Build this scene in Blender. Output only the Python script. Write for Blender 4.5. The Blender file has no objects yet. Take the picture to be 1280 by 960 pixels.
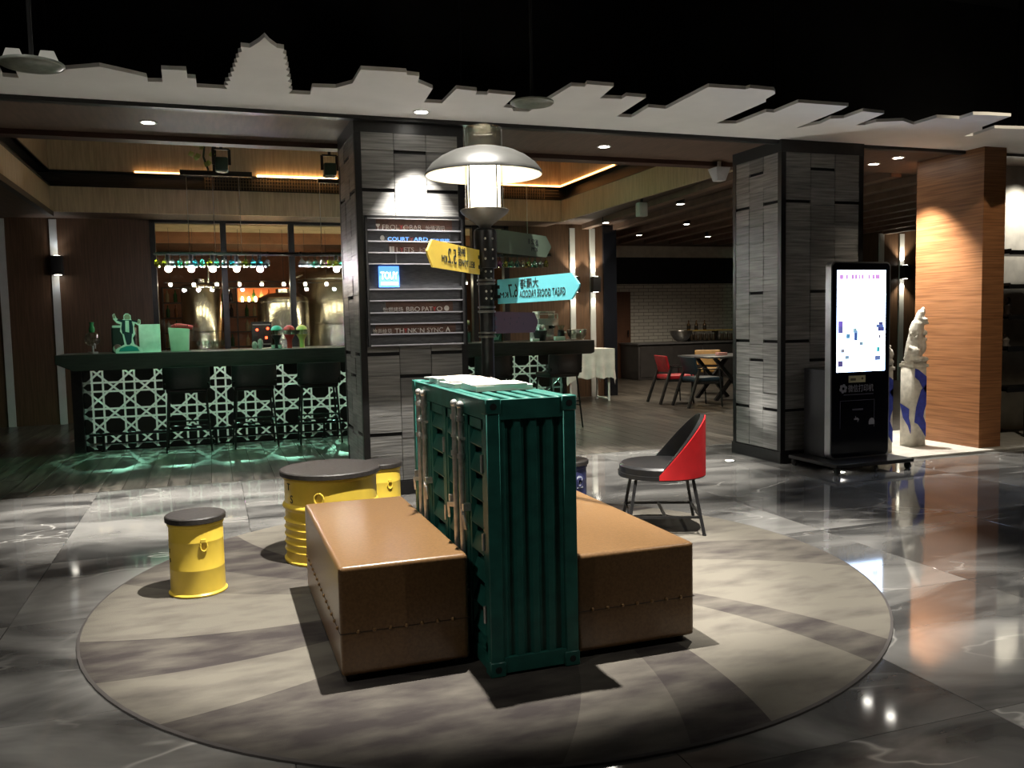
import bpy, bmesh, math, random
from mathutils import Vector, Matrix
random.seed(7)
SC = bpy.context.scene
COL = SC.collection
PI = math.pi

# ------------------------------------------------------------------ camera
F = 1073.0
CAMH = 1.45
_Y = Vector((264-640, -(407-480), -F)).normalized()          # vanishing point of the depth axis
_X = Vector((3737-640, -(337-480), -F)); _X = (_X - _Y*_X.dot(_Y)).normalized()
_Z = _X.cross(_Y)
ROT = Matrix((_X, _Y, _Z))                                    # camera -> world
EYE = Vector((0, 0, CAMH))
cam_d = bpy.data.cameras.new('camera'); cam = bpy.data.objects.new('camera', cam_d)
COL.objects.link(cam)
cam_d.sensor_width = 36; cam_d.lens = F/1280*36; cam_d.clip_start = 0.05; cam_d.clip_end = 200
cam.matrix_world = Matrix.Translation(EYE) @ ROT.to_4x4()
SC.camera = cam

def ray(px, py): return ROT @ Vector((px-640, -(py-480), -F))
def atz(px, py, z=0.0):
    d = ray(px, py); return EYE + d*((z-CAMH)/d.z)
def aty(px, py, y):
    d = ray(px, py); return EYE + d*(y/d.y)
def atx(px, py, x):
    d = ray(px, py); return EYE + d*(x/d.x)

# ------------------------------------------------------------------ world, exposure
w = bpy.data.worlds.new('world'); SC.world = w; w.use_nodes = True
w.node_tree.nodes['Background'].inputs[0].default_value = (0.9, 0.95, 1.0, 1)
w.node_tree.nodes['Background'].inputs[1].default_value = 0.004
SC.view_settings.view_transform = 'Standard'
SC.view_settings.look = 'None'
SC.view_settings.gamma = 1
SC.view_settings.use_curve_mapping = False
SC.view_settings.exposure = 0.25

# ------------------------------------------------------------------ lights
def spot(loc, target, power, deg, col=(1, .93, .82), blend=.5, rad=.04, name='downlight_lamp'):
    d = bpy.data.lights.new(name, 'SPOT'); d.energy = power; d.color = col
    d.spot_size = math.radians(deg); d.spot_blend = blend; d.shadow_soft_size = rad
    o = bpy.data.objects.new(name, d); COL.objects.link(o)
    o.location = loc
    o.rotation_euler = (Vector(target)-Vector(loc)).to_track_quat('-Z', 'Y').to_euler()
    return o
def area(loc, target, power, sx, sy, col=(1, .9, .75), name='ceiling_area_lamp', spread=180):
    d = bpy.data.lights.new(name, 'AREA'); d.energy = power; d.color = col
    d.shape = 'RECTANGLE'; d.size = sx; d.size_y = sy; d.spread = math.radians(spread)
    o = bpy.data.objects.new(name, d); COL.objects.link(o)
    o.location = loc
    o.rotation_euler = (Vector(target)-Vector(loc)).to_track_quat('-Z', 'Y').to_euler()
    return o
def point(loc, power, col=(1, .9, .75), rad=.03, name='lamp_bulb_light'):
    d = bpy.data.lights.new(name, 'POINT'); d.energy = power; d.color = col; d.shadow_soft_size = rad
    o = bpy.data.objects.new(name, d); COL.objects.link(o); o.location = loc
    return o

WARM = (1, .86, .66); NEUT = (1, .95, .86); COOL = (.92, .97, 1)
# lobby ceiling spots: all above the top of the picture, their pools and shadows fall on the seating island
spot((1.2, 3.95, 4.35), (1.18, 4.55, 0), 2100, 52, NEUT, .45, .03, 'lobby_ceiling_spot_over_benches_offscreen')
spot((3.3, 4.6, 4.35), (3.0, 4.3, 0), 1600, 44, NEUT, .6, .04, 'lobby_ceiling_spot_over_rug_offscreen')
spot((-0.6, 5.2, 4.35), (-0.2, 4.9, 0), 180, 50, NEUT, .7, .04, 'lobby_ceiling_spot_over_drums_offscreen')
spot((-2.2, 1.6, 4.35), (-0.6, 4.6, 0.9), 150, 70, NEUT, .9, .02, 'lobby_ceiling_spot_front_left_offscreen')
spot((4.4, 1.4, 4.35), (2.4, 4.4, 1.4), 130, 70, NEUT, .9, .02, 'lobby_ceiling_spot_front_right_offscreen')
spot((5.5, 3.6, 4.35), (5.2, 3.8, 0), 80, 90, NEUT, .9, .02, 'lobby_ceiling_spot_right_offscreen')
spot((-1.7, 2.7, 4.35), (-1.2, 2.9, 0), 330, 46, NEUT, .8, .02, 'lobby_ceiling_spot_left_floor_offscreen')
spot((3.3, 2.0, 4.35), (3.3, 2.1, 0), 340, 46, NEUT, .8, .02, 'lobby_ceiling_spot_right_floor_offscreen')
spot((6.3, 4.2, 4.35), (7.5, 7.1, 1.3), 150, 60, WARM, .8, .04, 'lobby_ceiling_spot_to_pier_offscreen')
# soffit row carries on past the right edge of the picture, over the metal shelves
spot((8.9, 7.3, 3.06), (8.85, 7.4, 0), 90, 110, NEUT, .8, .05, 'soffit_downlight_right_offscreen')
# soffit downlights in the picture
for x, y, p in ((-0.41, 7.65, 1500), (3.66, 7.67, 1200)):
    spot((x, y, 3.06), (x, y-.25, 0), p, 60, NEUT, .7, .03, 'soffit_downlight_lamp')
# wall washer in the white skyline panel, grazing the stone column
spot((1.64, 6.74, 3.06), (1.63, 7.05, 1.45), 720, 60, NEUT, 1.0, .02, 'column_washer_lamp')
# the three downlights by the timber pier
for x, y, p in ((7.04, 7.47, 520), (7.06, 7.85, 200), (7.62, 7.67, 150)):
    spot((x, y, 3.06), (x-.02, y-.05, 0), p, 84, NEUT, .6, .03, 'pier_downlight_lamp')
# dining zone downlights
for x, y, p in ((6.43, 10.97, 170), (6.39, 13.36, 70), (7.94, 13.34, 130), (8.02, 15.26, 150), (9.64, 15.36, 220)):
    spot((x, y, 3.03), (x, y, 0), p, 150, WARM, 1.0, .03, 'dining_downlight_lamp')

# ------------------------------------------------------------------ material helpers
MATS = {}
def mat(name, col, rough=.5, metal=0.0, var=.12, scale=6.0, bump=0.0, emit=None, estr=0.0, spec=None, coat=0.0, stretch=None, col2=None):
    """principled material whose colour wanders between two tones on a noise texture"""
    if name in MATS: return MATS[name]
    m = bpy.data.materials.new(name); m.use_nodes = True; MATS[name] = m
    nt = m.node_tree; N = nt.nodes; L = nt.links
    b = N['Principled BSDF']
    b.inputs['Roughness'].default_value = rough; b.inputs['Metallic'].default_value = metal
    if spec is not None: b.inputs['Specular IOR Level'].default_value = spec
    if coat: b.inputs['Coat Weight'].default_value = coat; b.inputs['Coat Roughness'].default_value = .08
    tc = N.new('ShaderNodeTexCoord'); mp = N.new('ShaderNodeMapping')
    L.new(tc.outputs['Object'], mp.inputs[0])
    if stretch: mp.inputs['Scale'].default_value = stretch
    nz = N.new('ShaderNodeTexNoise'); nz.inputs['Scale'].default_value = scale; nz.inputs['Detail'].default_value = 5
    L.new(mp.outputs[0], nz.inputs['Vector'])
    cr = N.new('ShaderNodeValToRGB')
    lo = [max(0, c*(1-var)) for c in col]; hi = list(col2) if col2 else [min(1, c*(1+var)) for c in col]
    cr.color_ramp.elements[0].position = .35; cr.color_ramp.elements[0].color = (*lo, 1)
    cr.color_ramp.elements[1].position = .65; cr.color_ramp.elements[1].color = (*hi, 1)
    L.new(nz.outputs['Fac'], cr.inputs[0]); L.new(cr.outputs[0], b.inputs['Base Color'])
    if bump:
        bp = N.new('ShaderNodeBump'); bp.inputs['Strength'].default_value = bump; bp.inputs['Distance'].default_value = .01
        L.new(nz.outputs['Fac'], bp.inputs['Height']); L.new(bp.outputs[0], b.inputs['Normal'])
    if emit:
        b.inputs['Emission Color'].default_value = (*emit, 1); b.inputs['Emission Strength'].default_value = estr
    return m

def glass(name, tint=(.9, .95, .95), gloss=.06, rough=.02):
    if name in MATS: return MATS[name]
    m = bpy.data.materials.new(name); m.use_nodes = True; MATS[name] = m
    nt = m.node_tree; N = nt.nodes; L = nt.links
    N.remove(N['Principled BSDF']); out = N['Material Output']
    t = N.new('ShaderNodeBsdfTransparent'); t.inputs[0].default_value = (*tint, 1)
    g = N.new('ShaderNodeBsdfGlossy'); g.inputs['Roughness'].default_value = rough
    lw = N.new('ShaderNodeLayerWeight'); lw.inputs[0].default_value = .5
    fr = N.new('ShaderNodeMath'); fr.operation = 'POWER'; fr.inputs[1].default_value = 4.0; L.new(lw.outputs['Facing'], fr.inputs[0])
    ad = N.new('ShaderNodeMath'); ad.operation = 'ADD'; ad.use_clamp = True; ad.inputs[1].default_value = gloss
    L.new(fr.outputs[0], ad.inputs[0])
    mx = N.new('ShaderNodeMixShader'); L.new(ad.outputs[0], mx.inputs[0]); L.new(t.outputs[0], mx.inputs[1]); L.new(g.outputs[0], mx.inputs[2])
    L.new(mx.outputs[0], out.inputs[0])
    return m

def emis(name, col, strength):
    if name in MATS: return MATS[name]
    m = bpy.data.materials.new(name); m.use_nodes = True; MATS[name] = m
    N = m.node_tree.nodes; b = N['Principled BSDF']
    b.inputs['Base Color'].default_value = (*[min(1, c) for c in col], 1)
    b.inputs['Emission Color'].default_value = (*col, 1); b.inputs['Emission Strength'].default_value = strength
    return m

# marble slabs: cloudy grey with pale veins, polished
def marble():
    m = bpy.data.materials.new('polished_marble'); m.use_nodes = True
    nt = m.node_tree; N = nt.nodes; L = nt.links; b = N['Principled BSDF']
    geo = N.new('ShaderNodeNewGeometry'); oi = N.new('ShaderNodeObjectInfo')
    mul = N.new('ShaderNodeMath'); mul.operation = 'MULTIPLY'; mul.inputs[1].default_value = 23.0
    L.new(oi.outputs['Random'], mul.inputs[0])
    cmb = N.new('ShaderNodeCombineXYZ'); L.new(mul.outputs[0], cmb.inputs[2])
    ad = N.new('ShaderNodeVectorMath'); ad.operation = 'ADD'
    L.new(geo.outputs['Position'], ad.inputs[0]); L.new(cmb.outputs[0], ad.inputs[1])
    mp = N.new('ShaderNodeMapping'); mp.inputs['Rotation'].default_value = (0, 0, .7); mp.inputs['Scale'].default_value = (.55, 1.3, 1)
    L.new(ad.outputs[0], mp.inputs[0])
    n1 = N.new('ShaderNodeTexNoise'); n1.inputs['Scale'].default_value = 1.6; n1.inputs['Detail'].default_value = 8; n1.inputs['Distortion'].default_value = .8
    L.new(mp.outputs[0], n1.inputs['Vector'])
    c1 = N.new('ShaderNodeValToRGB')
    e = c1.color_ramp.elements; e[0].position = .38; e[0].color = (.050, .049, .048, 1); e[1].position = .66; e[1].color = (.22, .215, .205, 1)
    L.new(n1.outputs['Fac'], c1.inputs[0])
    # veins: thin bright band where a second noise crosses its middle
    n2 = N.new('ShaderNodeTexNoise'); n2.inputs['Scale'].default_value = 1.0; n2.inputs['Detail'].default_value = 4; n2.inputs['Distortion'].default_value = .5
    L.new(mp.outputs[0], n2.inputs['Vector'])
    s = N.new('ShaderNodeMath'); s.operation = 'SUBTRACT'; s.inputs[1].default_value = .5; L.new(n2.outputs['Fac'], s.inputs[0])
    a = N.new('ShaderNodeMath'); a.operation = 'ABSOLUTE'; L.new(s.outputs[0], a.inputs[0])
    c2 = N.new('ShaderNodeValToRGB'); e = c2.color_ramp.elements; e[0].position = 0; e[0].color = (1, 1, 1, 1); e[1].position = .009; e[1].color = (0, 0, 0, 1)
    L.new(a.outputs[0], c2.inputs[0])
    n3 = N.new('ShaderNodeTexNoise'); n3.inputs['Scale'].default_value = 1.1; L.new(ad.outputs[0], n3.inputs['Vector'])
    c3 = N.new('ShaderNodeValToRGB'); c3.color_ramp.elements[0].position = .45; c3.color_ramp.elements[1].position = .62
    L.new(n3.outputs['Fac'], c3.inputs[0])
    mm = N.new('ShaderNodeMath'); mm.operation = 'MULTIPLY'; L.new(c2.outputs[0], mm.inputs[0]); L.new(c3.outputs[0], mm.inputs[1])
    mx = N.new('ShaderNodeMix'); mx.data_type = 'RGBA'; L.new(mm.outputs[0], mx.inputs[0]); L.new(c1.outputs[0], mx.inputs[6]); mx.inputs[7].default_value = (.34, .33, .31, 1)
    L.new(mx.outputs[2], b.inputs['Base Color'])
    b.inputs['Roughness'].default_value = .06; b.inputs['Specular IOR Level'].default_value = .6
    return m
M_MARBLE = marble()

def plank_mat():
    m = bpy.data.materials.new('grey_stained_oak'); m.use_nodes = True
    nt = m.node_tree; N = nt.nodes; L = nt.links; b = N['Principled BSDF']
    tc = N.new('ShaderNodeTexCoord'); oi = N.new('ShaderNodeObjectInfo')
    mul = N.new('ShaderNodeMath'); mul.operation = 'MULTIPLY'; mul.inputs[1].default_value = 31.0; L.new(oi.outputs['Random'], mul.inputs[0])
    cmb = N.new('ShaderNodeCombineXYZ'); L.new(mul.outputs[0], cmb.inputs[0]); L.new(mul.outputs[0], cmb.inputs[2])
    ad = N.new('ShaderNodeVectorMath'); ad.operation = 'ADD'; L.new(tc.outputs['Object'], ad.inputs[0]); L.new(cmb.outputs[0], ad.inputs[1])
    mp = N.new('ShaderNodeMapping'); mp.inputs['Scale'].default_value = (14, 1.1, 14); L.new(ad.outputs[0], mp.inputs[0])
    nz = N.new('ShaderNodeTexNoise'); nz.inputs['Scale'].default_value = 1.4; nz.inputs['Detail'].default_value = 6; L.new(mp.outputs[0], nz.inputs['Vector'])
    cr = N.new('ShaderNodeValToRGB'); e = cr.color_ramp.elements
    e[0].position = .36; e[0].color = (.022, .020, .017, 1); e[1].position = .68; e[1].color = (.115, .10, .085, 1)
    L.new(nz.outputs['Fac'], cr.inputs[0])
    hs = N.new('ShaderNodeMath'); hs.operation = 'MULTIPLY_ADD'; hs.inputs[1].default_value = .9; hs.inputs[2].default_value = .55; L.new(oi.outputs['Random'], hs.inputs[0])
    mx = N.new('ShaderNodeVectorMath'); mx.operation = 'SCALE'; L.new(cr.outputs[0], mx.inputs[0]); L.new(hs.outputs[0], mx.inputs['Scale'])
    L.new(mx.outputs[0], b.inputs['Base Color'])
    b.inputs['Roughness'].default_value = .30
    return m
M_PLANK = plank_mat()

def stone_mat():
    m = bpy.data.materials.new('split_grey_travertine'); m.use_nodes = True
    nt = m.node_tree; N = nt.nodes; L = nt.links; b = N['Principled BSDF']
    geo = N.new('ShaderNodeNewGeometry'); oi = N.new('ShaderNodeObjectInfo')
    mp = N.new('ShaderNodeMapping'); mp.inputs['Scale'].default_value = (2.2, 2.2, 46); L.new(geo.outputs['Position'], mp.inputs[0])
    nz = N.new('ShaderNodeTexNoise'); nz.inputs['Scale'].default_value = 1.3; nz.inputs['Detail'].default_value = 6; L.new(mp.outputs[0], nz.inputs['Vector'])
    cr = N.new('ShaderNodeValToRGB'); e = cr.color_ramp.elements
    e[0].position = .3; e[0].color = (.12, .12, .118, 1); e[1].position = .72; e[1].color = (.33, .325, .315, 1)
    L.new(nz.outputs['Fac'], cr.inputs[0])
    hs = N.new('ShaderNodeMath'); hs.operation = 'MULTIPLY_ADD'; hs.inputs[1].default_value = .45; hs.inputs[2].default_value = .75; L.new(oi.outputs['Random'], hs.inputs[0])
    mx = N.new('ShaderNodeVectorMath'); mx.operation = 'SCALE'; L.new(cr.outputs[0], mx.inputs[0]); L.new(hs.outputs[0], mx.inputs['Scale'])
    L.new(mx.outputs[0], b.inputs['Base Color'])
    bp = N.new('ShaderNodeBump'); bp.inputs['Strength'].default_value = .35; bp.inputs['Distance'].default_value = .008
    L.new(nz.outputs['Fac'], bp.inputs['Height']); L.new(bp.outputs[0], b.inputs['Normal'])
    b.inputs['Roughness'].default_value = .34
    return m
M_STONE = stone_mat()

def rug_mat():
    """swirling dark and pale wedges, woven pile (angles in degrees at the rim)"""
    m = bpy.data.materials.new('wedge_patterned_carpet'); m.use_nodes = True
    nt = m.node_tree; N = nt.nodes; L = nt.links; b = N['Principled BSDF']
    tc = N.new('ShaderNodeTexCoord'); sp = N.new('ShaderNodeSeparateXYZ'); L.new(tc.outputs['Object'], sp.inputs[0])
    at = N.new('ShaderNodeMath'); at.operation = 'ARCTAN2'; L.new(sp.outputs[1], at.inputs[0]); L.new(sp.outputs[0], at.inputs[1])
    ln = N.new('ShaderNodeVectorMath'); ln.operation = 'LENGTH'; L.new(tc.outputs['Object'], ln.inputs[0])
    sw = N.new('ShaderNodeMath'); sw.operation = 'MULTIPLY_ADD'; sw.inputs[1].default_value = math.radians(13); sw.inputs[2].default_value = -math.radians(13)*2.06
    L.new(ln.outputs['Value'], sw.inputs[0])
    th = N.new('ShaderNodeMath'); th.operation = 'ADD'; L.new(at.outputs[0], th.inputs[0]); L.new(sw.outputs[0], th.inputs[1])
    nr = N.new('ShaderNodeMath'); nr.operation = 'MULTIPLY_ADD'; nr.inputs[1].default_value = 1/(2*PI); nr.inputs[2].default_value = .5; L.new(th.outputs[0], nr.inputs[0])
    fr = N.new('ShaderNodeMath'); fr.operation = 'FRACT'; L.new(nr.outputs[0], fr.inputs[0])
    cr = N.new('ShaderNodeValToRGB'); cr.color_ramp.interpolation = 'CONSTANT'
    lt = .92; dk = .22; md = .5
    segs = [(-180, lt), (-175.6, dk), (-159.7, lt*.85), (-144.4, dk), (-102, md), (-89, dk), (-79, lt), (-58.2, dk*1.6), (-49.6, lt), (-18, md), (0, lt), (35, dk), (52, lt), (80, dk), (100, lt), (128, dk), (146, md), (160, lt)]
    els = cr.color_ramp.elements
    while len(els) < len(segs): els.new(.5)
    for i, (a, v) in enumerate(segs):
        els[i].position = (a+180)/360.0
    for i, (a, v) in enumerate(segs): els[i].color = (v, v, v, 1)
    L.new(fr.outputs[0], cr.inputs[0])
    nz = N.new('ShaderNodeTexNoise'); nz.inputs['Scale'].default_value = 3.2; nz.inputs['Detail'].default_value = 6
    mp = N.new('ShaderNodeMapping'); mp.inputs['Scale'].default_value = (1, 2.4, 1); L.new(tc.outputs['Object'], mp.inputs[0]); L.new(mp.outputs[0], nz.inputs['Vector'])
    mm = N.new('ShaderNodeMath'); mm.operation = 'MULTIPLY_ADD'; mm.inputs[1].default_value = 1.9; mm.inputs[2].default_value = -.95; L.new(nz.outputs['Fac'], mm.inputs[0])
    ad = N.new('ShaderNodeMath'); ad.operation = 'ADD'; ad.use_clamp = True; L.new(cr.outputs[0], ad.inputs[0]); L.new(mm.outputs[0], ad.inputs[1])
    c2 = N.new('ShaderNodeValToRGB'); e = c2.color_ramp.elements
    e[0].position = 0; e[0].color = (.042, .036, .035, 1); e[1].position = 1; e[1].color = (.140, .128, .107, 1)
    L.new(ad.outputs[0], c2.inputs[0]); L.new(c2.outputs[0], b.inputs['Base Color'])
    n2 = N.new('ShaderNodeTexNoise'); n2.inputs['Scale'].default_value = 260; L.new(tc.outputs['Object'], n2.inputs['Vector'])
    bp = N.new('ShaderNodeBump'); bp.inputs['Strength'].default_value = .5; bp.inputs['Distance'].default_value = .004
    L.new(n2.outputs['Fac'], bp.inputs['Height']); L.new(bp.outputs[0], b.inputs['Normal'])
    b.inputs['Roughness'].default_value = .95; b.inputs['Specular IOR Level'].default_value = .1
    return m

def brick_wall_mat():
    m = bpy.data.materials.new('white_painted_brick'); m.use_nodes = True
    nt = m.node_tree; N = nt.nodes; L = nt.links; b = N['Principled BSDF']
    tc = N.new('ShaderNodeTexCoord'); mp = N.new('ShaderNodeMapping'); mp.inputs['Rotation'].default_value = (PI/2, 0, 0)
    L.new(tc.outputs['Object'], mp.inputs[0])
    br = N.new('ShaderNodeTexBrick'); br.inputs['Scale'].default_value = 1
    br.inputs['Color1'].default_value = (.62, .60, .55, 1); br.inputs['Color2'].default_value = (.55, .53, .49, 1); br.inputs['Mortar'].default_value = (.20, .19, .17, 1)
    br.inputs['Brick Width'].default_value = .26; br.inputs['Row Height'].default_value = .082; br.inputs['Mortar Size'].default_value = .007
    L.new(mp.outputs[0], br.inputs['Vector']); L.new(br.outputs[0], b.inputs['Base Color'])
    bp = N.new('ShaderNodeBump'); bp.invert = True; bp.inputs['Strength'].default_value = .6; L.new(br.outputs['Fac'], bp.inputs['Height']); L.new(bp.outputs[0], b.inputs['Normal'])
    b.inputs['Roughness'].default_value = .6
    return m

BLACK = mat('black_powder_coat', (.012, .012, .013), .38, 0, .2, 30)
BLACKW = mat('black_stained_wood', (.018, .016, .015), .45, 0, .35, 5, .1, stretch=(1, 12, 12))
BLACKC = mat('matt_black_ceiling', (.010, .010, .011), .9, 0, .3, 2)
STEEL = mat('brushed_steel', (.55, .55, .54), .28, 1, .1, 20)
CHROME = mat('worn_chrome', (.62, .61, .58), .30, .65, .2, 30)
WHITE = mat('white_painted_board', (.84, .83, .80), .7, 0, .03, 3)
BROWNCEIL = mat('brown_soffit_veneer', (.115, .072, .050), .55, 0, .15, 4, stretch=(8, 1, 1))
OAK = mat('pale_oak_veneer', (.44, .35, .235), .5, 0, .14, 5, stretch=(9, 9, .6))
WALNUT = mat('dark_walnut_panel', (.095, .052, .029), .45, 0, .25, 4, stretch=(10, 10, .5))
PIER = mat('orange_zebrano_veneer', (.27, .112, .045), .38, 0, .22, 3, stretch=(.7, .7, 22), col2=(.38, .170, .072))
LEATHER = mat('tan_brown_leather', (.142, .078, .034), .28, 0, .10, 90, .06, col2=(.175, .098, .042))
GREEN = mat('bottle_green_paint', (.020, .130, .105), .42, 0, .18, 14, .03)
YELLOW = mat('yellow_enamel', (.66, .47, .06), .33, 0, .06, 8)
LID = mat('black_pressed_wood_lid', (.020, .017, .015), .55, 0, .4, 60, .2)
REDP = mat('red_enamel', (.50, .018, .022), .33, 0, .1, 10)
NAVYD = mat('navy_enamel', (.03, .035, .10), .4, 0, .2, 12)
LETTER = mat('dark_cut_letters', (.010, .014, .014), .7, 0, .1, 10)
WHITEL = mat('ivory_sign_letters', (.75, .72, .66), .5, 0, .05, 10)
REDL = mat('red_sign_letters', (.6, .03, .04), .5, 0, .05, 10)

# ------------------------------------------------------------------ mesh helpers
class MB:
    def __init__(s): s.v = []; s.f = []; s.sm = []
    def add(s, vs, fs, smooth=False):
        o = len(s.v); s.v += [tuple(v) for v in vs]
        for f in fs: s.f.append([i+o for i in f]); s.sm.append(smooth)
        return s
    def box(s, x0, x1, y0, y1, z0, z1):
        return s.add([(x0, y0, z0), (x1, y0, z0), (x1, y1, z0), (x0, y1, z0), (x0, y0, z1), (x1, y0, z1), (x1, y1, z1), (x0, y1, z1)],
                     [(0, 3, 2, 1), (4, 5, 6, 7), (0, 1, 5, 4), (1, 2, 6, 5), (2, 3, 7, 6), (3, 0, 4, 7)])
    def beam(s, p, q, wx, wz, up=(0, 0, 1)):
        """square bar from p to q"""
        p = Vector(p); q = Vector(q); d = (q-p).normalized(); u = Vector(up)
        if abs(d.dot(u)) > .98: u = Vector((1, 0, 0))
        a = d.cross(u).normalized()*wx/2; b = a.cross(d).normalized()*wz/2
        vs = [p-a-b, p+a-b, p+a+b, p-a+b, q-a-b, q+a-b, q+a+b, q-a+b]
        return s.add(vs, [(0, 1, 2, 3), (7, 6, 5, 4), (0, 4, 5, 1), (1, 5, 6, 2), (2, 6, 7, 3), (3, 7, 4, 0)])
    def cyl(s, p, q, r0, r1=None, n=16, cap=True):
        if r1 is None: r1 = r0
        p = Vector(p); q = Vector(q); d = (q-p).normalized()
        u = Vector((1, 0, 0)) if abs(d.x) < .9 else Vector((0, 1, 0))
        a = d.cross(u).normalized(); b = d.cross(a)
        vs = []
        for c, r in ((p, r0), (q, r1)):
            for i in range(n):
                t = 2*PI*i/n; vs.append(c+a*(r*math.cos(t))+b*(r*math.sin(t)))
        s.add(vs, [(i, (i+1) % n, n+(i+1) % n, n+i) for i in range(n)], True)
        if cap: s.add(vs[:n], [tuple(range(n-1, -1, -1))]); s.add(vs[n:], [tuple(range(n))])
        return s
    def lathe(s, prof, n=24, c=(0, 0, 0), smooth=True, ring=False):
        """prof: list of (r,z); ring=True closes the profile on itself (no caps)"""
        if ring and prof[0] != prof[-1]: prof = list(prof)+[prof[0]]
        vs = []; m = len(prof)
        for r, z in prof:
            for i in range(n):
                t = 2*PI*i/n; vs.append((c[0]+r*math.cos(t), c[1]+r*math.sin(t), c[2]+z))
        fs = []
        for k in range(m-1):
            for i in range(n):
                j = (i+1) % n; fs.append((k*n+i, k*n+j, (k+1)*n+j, (k+1)*n+i))
        s.add(vs, fs, smooth)
        if prof[0] == prof[-1]: return s
        if prof[0][0] > 1e-6: s.add(vs[:n], [tuple(range(n-1, -1, -1))])
        if prof[-1][0] > 1e-6: s.add(vs[-n:], [tuple(range(n))])
        return s
    def prism(s, poly, z0, z1, axis='z', tri=True):
        """extruded outline; axis z: poly in xy; axis y: poly in xz (y0..y1)"""
        n = len(poly)
        def P(p, t): return (p[0], p[1], t) if axis == 'z' else ((p[0], t, p[1]) if axis == 'y' else (t, p[0], p[1]))
        vs = [P(p, z0) for p in poly]+[P(p, z1) for p in poly]
        fs = [tuple(range(n-1, -1, -1)), tuple(range(n, 2*n))]+[(i, (i+1) % n, n+(i+1) % n, n+i) for i in range(n)]
        return s.add(vs, fs)
    def tube(s, pts, r, n=8):
        for a, b in zip(pts[:-1], pts[1:]): s.cyl(a, b, r, r, n)
        return s
    def ball(s, c, r, n=10, sz=1.0, sx=1.0, sy=1.0):
        vs = []; k = n//2+1
        for j in range(1, k):
            ph = PI*j/k
            for i in range(n):
                t = 2*PI*i/n; vs.append((c[0]+sx*r*math.sin(ph)*math.cos(t), c[1]+sy*r*math.sin(ph)*math.sin(t), c[2]+sz*r*math.cos(ph)))
        top = len(vs); vs.append((c[0], c[1], c[2]+sz*r)); vs.append((c[0], c[1], c[2]-sz*r))
        fs = []
        for j in range(k-2):
            for i in range(n):
                a = j*n+i; b = j*n+(i+1) % n; fs.append((a, a+n, b+n, b))
        for i in range(n):
            fs.append((top, i, (i+1) % n)); fs.append((top+1, (k-2)*n+(i+1) % n, (k-2)*n+i))
        return s.add(vs, fs, True)

def root_of(o):
    while o.parent: o = o.parent
    return o
def mesh_of(mb, name, m, off=(0, 0, 0), bevel=0, seg=2, tri=False):
    me = bpy.data.meshes.new(name)
    ox, oy, oz = off
    me.from_pydata([(x-ox, y-oy, z-oz) for x, y, z in mb.v], [], mb.f)
    for p, sm in zip(me.polygons, mb.sm): p.use_smooth = sm
    bm = bmesh.new(); bm.from_mesh(me)
    bmesh.ops.remove_doubles(bm, verts=bm.verts, dist=1e-5)
    bmesh.ops.recalc_face_normals(bm, faces=bm.faces)
    if tri: bmesh.ops.triangulate(bm, faces=[f for f in bm.faces if len(f.verts) > 4])
    if bevel:
        es = [e for e in bm.edges if len(e.link_faces) == 2 and e.calc_face_angle(0) > .6]
        bmesh.ops.bevel(bm, geom=es, offset=bevel, segments=seg, affect='EDGES', profile=.6)
        for f in bm.faces: f.smooth = True
    bm.to_mesh(me); bm.free()
    me.set_sharp_from_angle(angle=math.radians(38))
    me.materials.append(m)
    return me
def ob(name, mb, m, parent=None, bevel=0, seg=2, local=False, tri=False):
    """mb in world coordinates (or local to the thing with local=True) -> mesh object"""
    off = (0, 0, 0)
    if parent is not None and not local: off = root_of(parent).location
    o = bpy.data.objects.new(name, mesh_of(mb, name, m, off, bevel, seg, tri))
    COL.objects.link(o)
    if parent is not None: o.parent = parent
    return o
def tag(o, label, cat, group=None):
    o['label'] = label; o['category'] = cat
    if group: o['group'] = group
    return o
def struct(o, label=None):
    o['kind'] = 'structure'
    if label: o['label'] = label
    return o
def thing(name, label, cat, loc=(0, 0, 0), rz=0, group=None):
    o = bpy.data.objects.new(name, None); COL.objects.link(o); o.empty_display_size = .1
    o.location = loc; o.rotation_euler = (0, 0, rz)
    return tag(o, label, cat, group)
def dup(root, loc, rz=None, label=None):
    r = root.copy(); COL.objects.link(r); r.location = loc
    if rz is not None: r.rotation_euler = (0, 0, rz)
    if label: r['label'] = label
    for ch in list(root.children):
        c = ch.copy(); COL.objects.link(c); c.parent = r
        for g in list(ch.children):
            d = g.copy(); COL.objects.link(d); d.parent = c
    return r
def inst(name, me, loc, parent, rot=None, scale=None):
    o = bpy.data.objects.new(name, me); COL.objects.link(o); o.parent = parent
    o.location = Vector(loc)-root_of(parent).location
    if rot: o.rotation_euler = rot
    if scale: o.scale = scale
    return o

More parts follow.
